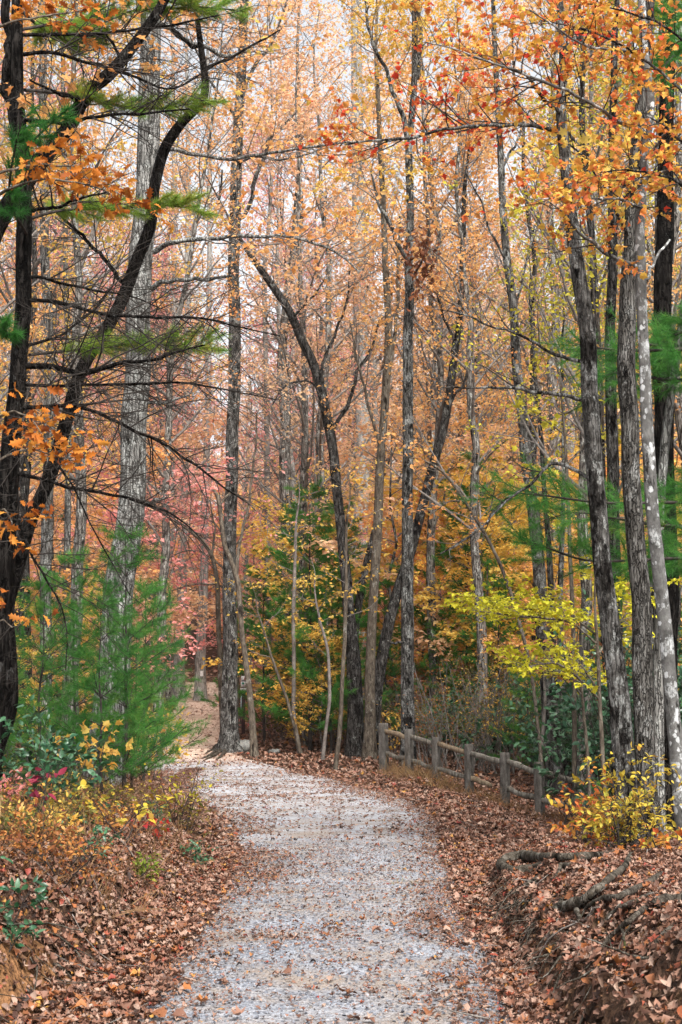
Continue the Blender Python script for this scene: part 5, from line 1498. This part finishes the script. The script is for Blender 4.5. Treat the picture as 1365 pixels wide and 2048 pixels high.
for j, (px, Y, H, k) in enumerate([(560, 35, 1.0, 'scrub'), (610, 34, .8, 'gold'), (655, 33.5, .9, 'scrub'), (700, 34, 1.1, 'gold'), (520, 37, .8, 'pink'), (480, 42, 1.0, 'orange'), (300, 27, 1.2, 'gold'), (260, 25, 1.0, 'orange'), (780, 32, 1.2, 'gold'), (750, 35, 1.4, 'scrub')]):
    shrub('ground_shrub', {'scrub': 'dull olive low shrub in the middle undergrowth', 'gold': 'low gold leaved shrub in the middle undergrowth', 'pink': 'low pink shrub beside the trail post', 'orange': 'low orange shrub in the undergrowth by the far path'}[k], px, Y, H, 1.0, k, 8, 3, .07, OVAL, 0, 'undergrowth along the path bend', dense=3, twig='twig')
# ferns and grasses behind the fence
def fern(px, py, label, n=9, L=.55):
    c = ground_at(px, py); b_ = np.array([c[0], c[1], float(h(c[0], c[1]))])
    root = thing('fern', b_, label, 'fern', None)
    fr = MB()
    a = rng.random(n) * 6.28
    A = shoots(np.repeat(b_[None], n, 0), np.column_stack([np.cos(a) * .7, np.sin(a) * .7, np.ones(n)]), L * (.7 + .5 * rng.random(n)), 7, .08, -.14)
    tubes(fr, A, taper(np.full(n, .004), 7, .3), 3)
    p, d, _ = sample(A, taper(np.full(n, .004), 7, .3), 18, .15, 1)
    for sg in (-1, 1):
        sd_ = norm(np.cross(d, np.array([0, 0, 1.0]))) * sg
        leaves(fr, DIAMOND, p, np.stack([norm(np.cross(sd_, np.array([0, 0, 1.0]))), norm(sd_ + d * .4), np.repeat([[0, 0, 1.0]], len(p), 0)], -1), np.full(len(p), .10), rng.random(len(p)))
    part('frond', fr, LEAF['fern'], root)
fern(1160, 1540, 'yellow-green fern beyond the right end of the fence', 11, .7)
fern(1120, 1560, 'small fern at the foot of the fence-end trunks', 8, .5)
fern(563, 1450, 'green fern under the middle pines near the trail post', 9, .5)
fern(560, 1590, 'tiny fern in the verge near the fence', 3, .1) if False else None

# ------------------------------------------------------------------ rail fence
def box_along(mb, A, B, wv, hv, taper_=(1, 1), segs=5, jag=.012):
    """a hewn rail between A and B"""
    A, B = np.asarray(A, float), np.asarray(B, float)
    t = np.linspace(0, 1, segs)
    P = A[None] * (1 - t[:, None]) + B[None] * t[:, None]
    P[1:-1] += rng.normal(size=(segs - 2, 3)) * jag * .6
    d = norm((B - A)[None])[0]
    up = np.array([0, 0, 1.0]) - d * d[2]; up /= np.linalg.norm(up); sdv = np.cross(d, up)
    ww = wv * np.interp(t, [0, .12, .88, 1], [taper_[0], 1, 1, taper_[1]]); hh = hv * np.interp(t, [0, .12, .88, 1], [taper_[0], 1, 1, taper_[1]])
    ring = np.array([[-.5, -.42], [.1, -.5], [.5, -.3], [.42, .45], [-.1, .5], [-.5, .35]])
    V = P[:, None] + sdv[None, None] * (ring[None, :, 0] * ww[:, None])[..., None] + up[None, None] * (ring[None, :, 1] * hh[:, None])[..., None] + rng.normal(size=(segs, 6, 3)) * jag * .35
    i = np.arange(segs * 6).reshape(segs, 6)
    q = np.stack([i[:-1], np.roll(i[:-1], -1, 1), np.roll(i[1:], -1, 1), i[1:]], -1).reshape(-1, 4)
    mb.add(V, q)
    mb.f.append(np.array([[mb.n - segs * 6 + j for j in (5, 4, 3, 2, 1, 0)]])); mb.t.append(np.array([.5]))
    mb.f.append(np.array([[mb.n - 6 + j for j in range(6)]])); mb.t.append(np.array([.5]))

def woodmat(name, a, b, c):
    return noisemat(name, [(.3, a), (.5, b), (.72, c)], sc=6, scale=(3, 3, 1), sc2=60, bump=.5, bdist=.01)
POSTW = woodmat('weathered_post_wood', (.04, .035, .03), (.10, .09, .08), (.18, .168, .152))
RAILW = woodmat('grey_rail_wood', (.045, .04, .033), (.17, .155, .13), (.34, .32, .275))
FRESHW = woodmat('tan_split_rail_wood', (.12, .09, .06), (.24, .185, .125), (.36, .29, .205))
HOLE = plain('post_end_grain', (.10, .09, .08))

fbase = fence_xy[0]
fence = thing('rail_fence', (fbase[0], fbase[1], float(h(fbase[0], fbase[1], False))), 'weathered split-rail fence of square posts and two rails descending right of the path', 'fence')
tops = []
for i_, (px, pt, pb, Yf) in enumerate(FENCE_PX):
    t = at(px, pt, Yf); gz = float(h(t[0], Yf, False)) - .15
    b = MB()
    wpost = .128 if i_ else .15
    s_ = wpost / 2
    lean = rng.normal() * .012
    zs = np.array([gz, gz + .4, t[2] - .05, t[2]])
    ring = np.array([[-1, -.8], [-.8, -1], [.8, -1], [1, -.8], [1, .8], [.8, 1], [-.8, 1], [-1, .8]]) * s_
    ang = math.atan2(fence_xy[min(i_ + 1, 7)][1] - fence_xy[max(i_ - 1, 0)][1], fence_xy[min(i_ + 1, 7)][0] - fence_xy[max(i_ - 1, 0)][0]) * .5
    ca, sa = math.cos(ang), math.sin(ang)
    Rr = ring @ np.array([[ca, sa], [-sa, ca]])
    V = np.array([[t[0] + Rr[j, 0] * (1 if m < 3 else .9) + lean * (z - gz) + rng.normal() * .003, Yf + Rr[j, 1] * (1 if m < 3 else .9) + rng.normal() * .003, z] for m, z in enumerate(zs) for j in range(8)])
    q = [[m * 8 + j, m * 8 + (j + 1) % 8, (m + 1) * 8 + (j + 1) % 8, (m + 1) * 8 + j] for m in range(3) for j in range(8)]
    b.add(V, q); b.f.append(np.array([[24 + j for j in range(8)]])); b.t.append(np.array([.5]))
    part('post', b, POSTW, fence)
    tops.append(np.array([t[0], Yf, t[2]]))
broken = {(3, 1): .62}
for i_ in range(7):
    for lev, dz in enumerate((.14, .56)):
        A = tops[i_] - np.array([0, 0, dz + rng.normal() * .015]); B = tops[i_ + 1] - np.array([0, 0, dz + rng.normal() * .015])
        A[1] -= .0; B[1] -= .0
        f = broken.get((i_, lev))
        if f: B = A + (B - A) * f - np.array([0, 0, .03])
        b = MB(); box_along(b, A + (A - B) * .02, B + (B - A) * .02, .05, .088, (.75, .75), 6, .014)
        fresh = (i_, lev) in ((0, 0), (2, 0), (3, 1))
        part('rail', b, FRESHW if fresh else RAILW, fence, label='pale tan newly split rail' if fresh else None)
A = ground_at(835, 1543); B = ground_at(905, 1561)
fr = MB(); box_along(fr, A + np.array([0, 1.0, .06]), B + np.array([0, .8, .05]), .09, .10, (1, 1), 5)
o = link('fallen_rail', fr.mesh('fallen_rail', RAILW)); tag(o, 'fallen grey rail lying on leaves behind the third fence post', 'rail')

# ------------------------------------------------------------------ trail post
tb = ground_at(488, 1456)
YT = 36.5
tb = at(487, 1458, YT); tz = float(h(tb[0], YT, False))
tp = thing('trail_post', (tb[0], YT, tz), 'brown trail marker post with small white signs beside the streaked tree', 'post')
def box(mb, c, sx, sy, sz):
    x, y, z = c
    V = [[x + a * sx / 2, y + b_ * sy / 2, z + c_ * sz / 2] for c_ in (-1, 1) for b_ in (-1, 1) for a in (-1, 1)]
    mb.add(V, [[0, 2, 3, 1], [4, 5, 7, 6], [0, 1, 5, 4], [2, 6, 7, 3], [0, 4, 6, 2], [1, 3, 7, 5]])
px2m = YT / F
ptop = at(490, 1349, YT)[2]
b = MB(); box(b, (tb[0], YT, (tz - .2 + ptop) / 2), .085, .085, ptop - tz + .2); part('post', b, plain('brown_post_stain', (.07, .042, .045)), tp)
b = MB(); box(b, (tb[0], YT, ptop + .012), .10, .10, .03); part('cap', b, plain('dark_post_cap', (.03, .025, .025)), tp)
WHITE = plain('white_sign', (.75, .75, .76)); REDP = plain('red_sign_ink', (.45, .05, .04)); GREENP = plain('green_sign_ink', (.05, .28, .20)); TEAL = plain('pale_blue_strip', (.55, .66, .70))
for (y0, y1, w0, mat, nm) in [(1352, 1361, .115, WHITE, 'sign_plate'), (1363, 1374, .12, WHITE, 'sign_plate'), (1376, 1387, .15, WHITE, 'sign_plate')]:
    z0, z1 = at(488, y1, YT)[2], at(488, y0, YT)[2]
    b = MB(); box(b, (tb[0] - .005, YT - .052, (z0 + z1) / 2), w0, .012, z1 - z0); sp = part(nm, b, mat, tp)
    m1 = MB()
    if y0 == 1352: box(m1, (tb[0] + .04, YT - .0605, (z0 + z1) / 2), .03, .004, (z1 - z0) * .8); mk = REDP
    elif y0 == 1363: box(m1, (tb[0] - .01, YT - .0605, z0 + (z1 - z0) * .65), .06, .004, (z1 - z0) * .4); mk = GREENP
    else: box(m1, (tb[0] + .01, YT - .0605, (z0 + z1) / 2), .10, .004, .014); mk = REDP
    o = link('mark', m1.mesh('mark', mk, tp.location), sp)
z0, z1 = at(488, 1425, YT)[2], at(488, 1390, YT)[2]
b = MB(); box(b, (tb[0] - .057, YT - .03, (z0 + z1) / 2), .028, .05, z1 - z0); part('side_strip', b, TEAL, tp)

# ------------------------------------------------------------------ stone and roots
def rock(name, label, c, sx, sy, sz, mat, seed=1):
    r = np.random.default_rng(abs(int(seed)))
    nlat, nlon = 9, 14
    th = np.linspace(0.05, math.pi - .05, nlat); ph = np.arange(nlon) / nlon * 6.283
    V = np.array([[math.sin(a) * math.cos(b_), math.sin(a) * math.sin(b_), math.cos(a)] for a in th for b_ in ph])
    V = np.sign(V) * np.abs(V) ** .6
    V = V * (1 + .34 * (r.random((len(V), 1)) - .5))
    V = V * np.array([sx, sy, sz]) / 2
    V[:, 0] += V[:, 2] * .25
    i = np.arange(nlat * nlon).reshape(nlat, nlon)
    q = np.stack([i[:-1], i[1:], np.roll(i[1:], -1, 1), np.roll(i[:-1], -1, 1)], -1).reshape(-1, 4)
    b = MB(); b.add(V + np.asarray(c), q)
    o = link(name, b.mesh(name, mat, c), None, tuple(c)); tag(o, label, 'rock')
    return o
STN = noisemat('grey_field_stone', [(.3, (.07, .068, .06)), (.5, (.15, .15, .14)), (.7, (.25, .25, .235))], sc=7, sc2=50, bump=.6)
c = ground_at(481, 1505); rock('stone', 'flat topped grey stone leaning on the foot of the streaked path tree', (c[0], c[1] - .1, c[2] + .12), .50, .40, .30, STN, 4)
c = ground_at(549, 1506); rock('stone', 'small dark stone in leaf litter right of the bent sapling', (c[0], c[1], c[2] + .03), .26, .2, .12, STN, 7)

def root_thing(name, label, strands, bark, cat='root', group=None, s=10, p0ground=True):
    """strands: [[(px,py,width,Y)...]]"""
    P0 = ground_at(strands[0][0][0], strands[0][0][1])
    r0 = thing(name, P0, label, cat, group)
    for k, st in enumerate(strands):
        if p0ground:
            P = np.array([ground_at(p[0], p[1]) for p in st]); R = np.array([p[2] * .78 / F * q_[1] / 2 for p, q_ in zip(st, P)])
            P[:, 2] += R * .9 + .03; P[:, 1] -= R * .6 + .05
        else:
            P = np.array([at(p[0], p[1], p[3]) for p in st]); R = np.array([p[2] / F * p[3] / 2 for p in st])
        A = catmull(np.column_stack([P, R]), 6)
        b = MB(); tubes(b, wiggle(A[:, :3], A[:, 3].mean() * .25, k + 3), A[:, 3] * (1 + .12 * np.sin(np.arange(len(A)) * .9 + k)), s, rough=.05)
        part('root_strand', b, BARK[bark], r0, smooth=True)
    return r0
root_thing('exposed_root', 'thick grey root looping at the tip of the right bank', [
    [(1260, 1712, 14), (1200, 1722, 18), (1130, 1730, 22), (1085, 1730, 25), (1045, 1726, 27), (1015, 1731, 27), (998, 1741, 25), (1006, 1753, 25), (1035, 1757, 25), (1065, 1750, 22), (1100, 1742, 18), (1150, 1744, 12), (1180, 1750, 5)],
    [(1095, 1745, 12), (1075, 1764, 11), (1050, 1778, 8), (1030, 1792, 4)], [(1120, 1740, 10), (1110, 1765, 9), (1090, 1785, 6), (1075, 1800, 3)]], 'root')
root_thing('exposed_root', 'knobbly grey root curving down over the middle of the right bank', [
    [(1262, 1720, 16), (1240, 1752, 18), (1205, 1782, 20), (1172, 1808, 24), (1142, 1828, 30), (1116, 1832, 26), (1098, 1842, 14), (1088, 1858, 6)],
    [(1130, 1830, 16), (1120, 1812, 15), (1120, 1796, 11)], [(1150, 1832, 14), (1158, 1856, 11), (1150, 1882, 6), (1146, 1905, 3)]], 'root')
root_thing('exposed_root', 'two dark horizontal roots on the upper edge of the right bank', [
    [(1320, 1760, 14), (1275, 1788, 17), (1235, 1806, 18), (1200, 1812, 15), (1170, 1826, 8), (1160, 1842, 3)], [(1300, 1800, 12), (1260, 1818, 13), (1222, 1836, 10), (1200, 1862, 5)]], 'mossy')
root_thing('exposed_root', 'pale root running down the right bank near the photo edge', [
    [(1385, 1840, 22), (1350, 1868, 22), (1318, 1890, 18), (1290, 1915, 13), (1272, 1945, 8), (1262, 1975, 3)], [(1330, 1885, 10), (1312, 1925, 8), (1300, 1962, 5), (1304, 1990, 2)], [(1350, 1875, 10), (1344, 1930, 7), (1326, 1975, 3)]], 'root')
root_thing('exposed_root', 'dark twisted root between the pale root and the knobbly one', [
    [(1300, 1815, 13), (1262, 1850, 15), (1232, 1872, 13), (1205, 1900, 9), (1190, 1930, 4)], [(1240, 1866, 8), (1246, 1900, 6), (1236, 1940, 3)]], 'mossy')
root_thing('fallen_log', 'mossy dark log on the right bank top at the photo edge', [
    [(1395, 1822, 40, 9.2), (1350, 1820, 34, 9.2), (1315, 1822, 28, 9.2), (1300, 1824, 16, 9.2)]], 'mossy', 'log')
root_thing('exposed_root', 'mossy spreading roots at the left foot of the streaked path tree', [
    [(450, 1494, 14), (438, 1504, 10), (424, 1513, 7), (405, 1521, 4)], [(446, 1502, 12), (436, 1512, 9), (420, 1520, 6), (408, 1525, 3)], [(446, 1490, 10), (434, 1497, 8), (420, 1506, 5), (410, 1512, 3)],
    [(452, 1506, 11), (446, 1515, 8), (434, 1523, 4)]], 'mossy')
rt = MB(); S_ = []
while len(S_) < 260:
    y = 6.6 + 5.2 * rng.random(); x = (1.1 + .35 * rng.random()) if rng.random() < .7 else float(np.interp(y, LB_Y, LB_X)) - .1 - .3 * rng.random()
    if abs(x) < .25 * y: S_.append((x, y, float(h(x, y)) + .03))
S_ = np.array(S_); n = len(S_)
D_ = np.column_stack([-np.sign(S_[:, 0]) * (.5 + .5 * rng.random(n)), .9 * rng.normal(size=n), -.3 - .5 * rng.random(n)])
A_ = shoots(S_, D_, .12 + .32 * rng.random(n), 7, .35, -.05)
A_[:, :, 2] = np.maximum(A_[:, :, 2], h(A_[:, :, 0], A_[:, :, 1]) + .012)
tubes(rt, A_, taper(.003 + .006 * rng.random(n) ** 3, 7, .3), 4)
tag(link('bank_rootlets', rt.mesh('bank_rootlets', BARK['root'])), 'thin hanging rootlets and sticks over the cut banks', 'rootlets', kind='stuff')
cl_ = MB(); n = 5200                            # crumbling earth on the cut faces
y = 6.3 + 6 * rng.random(n); x = np.where(rng.random(n) < .6, .98 + .75 * rng.random(n), np.interp(y, LB_Y, LB_X) - .5 * rng.random(n))
kp = normals(x, y)[:, 2] < .86; x, y = x[kp], y[kp]; n = len(x)
sz = .006 + .026 * rng.random(n) ** 3
XX = np.einsum('nij,nkj->nki', frames(n, upbias=.5), OCT[0][None] * (1 + .7 * (rng.random((n, 6, 1)) - .5))) * sz[:, None, None] + np.stack([x, y, h(x, y) + .008], -1)[:, None]
cl_.add(XX, (OCT[1][None] + (np.arange(n) * 6)[:, None, None]).reshape(-1, 3), np.repeat(rng.random(n), 4))
tag(link('soil_crumbs', cl_.mesh('soil_crumbs', leafmat('soil_crumb', [(.02, .012, .008), (.06, .033, .02), (.13, .07, .04), (.20, .11, .06)], transl=0, jitter=0))), 'crumbling brown soil clods on the cut banks', 'soil', kind='stuff')
tk = MB(); n = 420                              # fallen twigs on the floor
y = np.sqrt(40 + (26 ** 2 - 40) * rng.random(n)); x = (rng.random(n) * 2 - 1) * (.25 * y)
kk = rng.random(n) < np.maximum(litter_density(x, y), .25); x, y = x[kk], y[kk]; n = len(x)
A_ = shoots(np.stack([x, y, h(x, y) + .05], -1), np.column_stack([rng.normal(size=(n, 2)), np.zeros(n)]), .1 + .5 * rng.random(n) ** 2, 6, .2, 0)
A_[:, :, 2] = h(A_[:, :, 0], A_[:, :, 1]) + .045 + .02 * rng.random((n, 1))
tubes(tk, A_, taper(.0025 + .005 * rng.random(n) ** 2, 6, .4), 4)
tag(link('fallen_twigs', tk.mesh('fallen_twigs', BARK['twig'])), 'thin fallen twigs lying among the leaves', 'twigs', kind='stuff')
# thin bare rootlets in the cut banks
for j, st in enumerate([[(1215, 1885, 4, 8.4), (1222, 1920, 3, 8.2), (1212, 1960, 2, 8.0)], [(1258, 1860, 5, 8.6), (1240, 1890, 4, 8.4), (1232, 1925, 2, 8.2)], [(1310, 1850, 5, 8.2), (1280, 1862, 4, 8.2), (1250, 1880, 3, 8.2)]]):
    root_thing('rootlet', ['thin pale rootlet hanging left of the others on the right bank', 'curved rootlet hanging in the middle of the right bank', 'slanting rootlet crossing the upper right bank'][j], [st], 'root', 'root', None, 6)
print('done', len(bpy.data.objects), sum(len(m.polygons) for m in bpy.data.meshes))
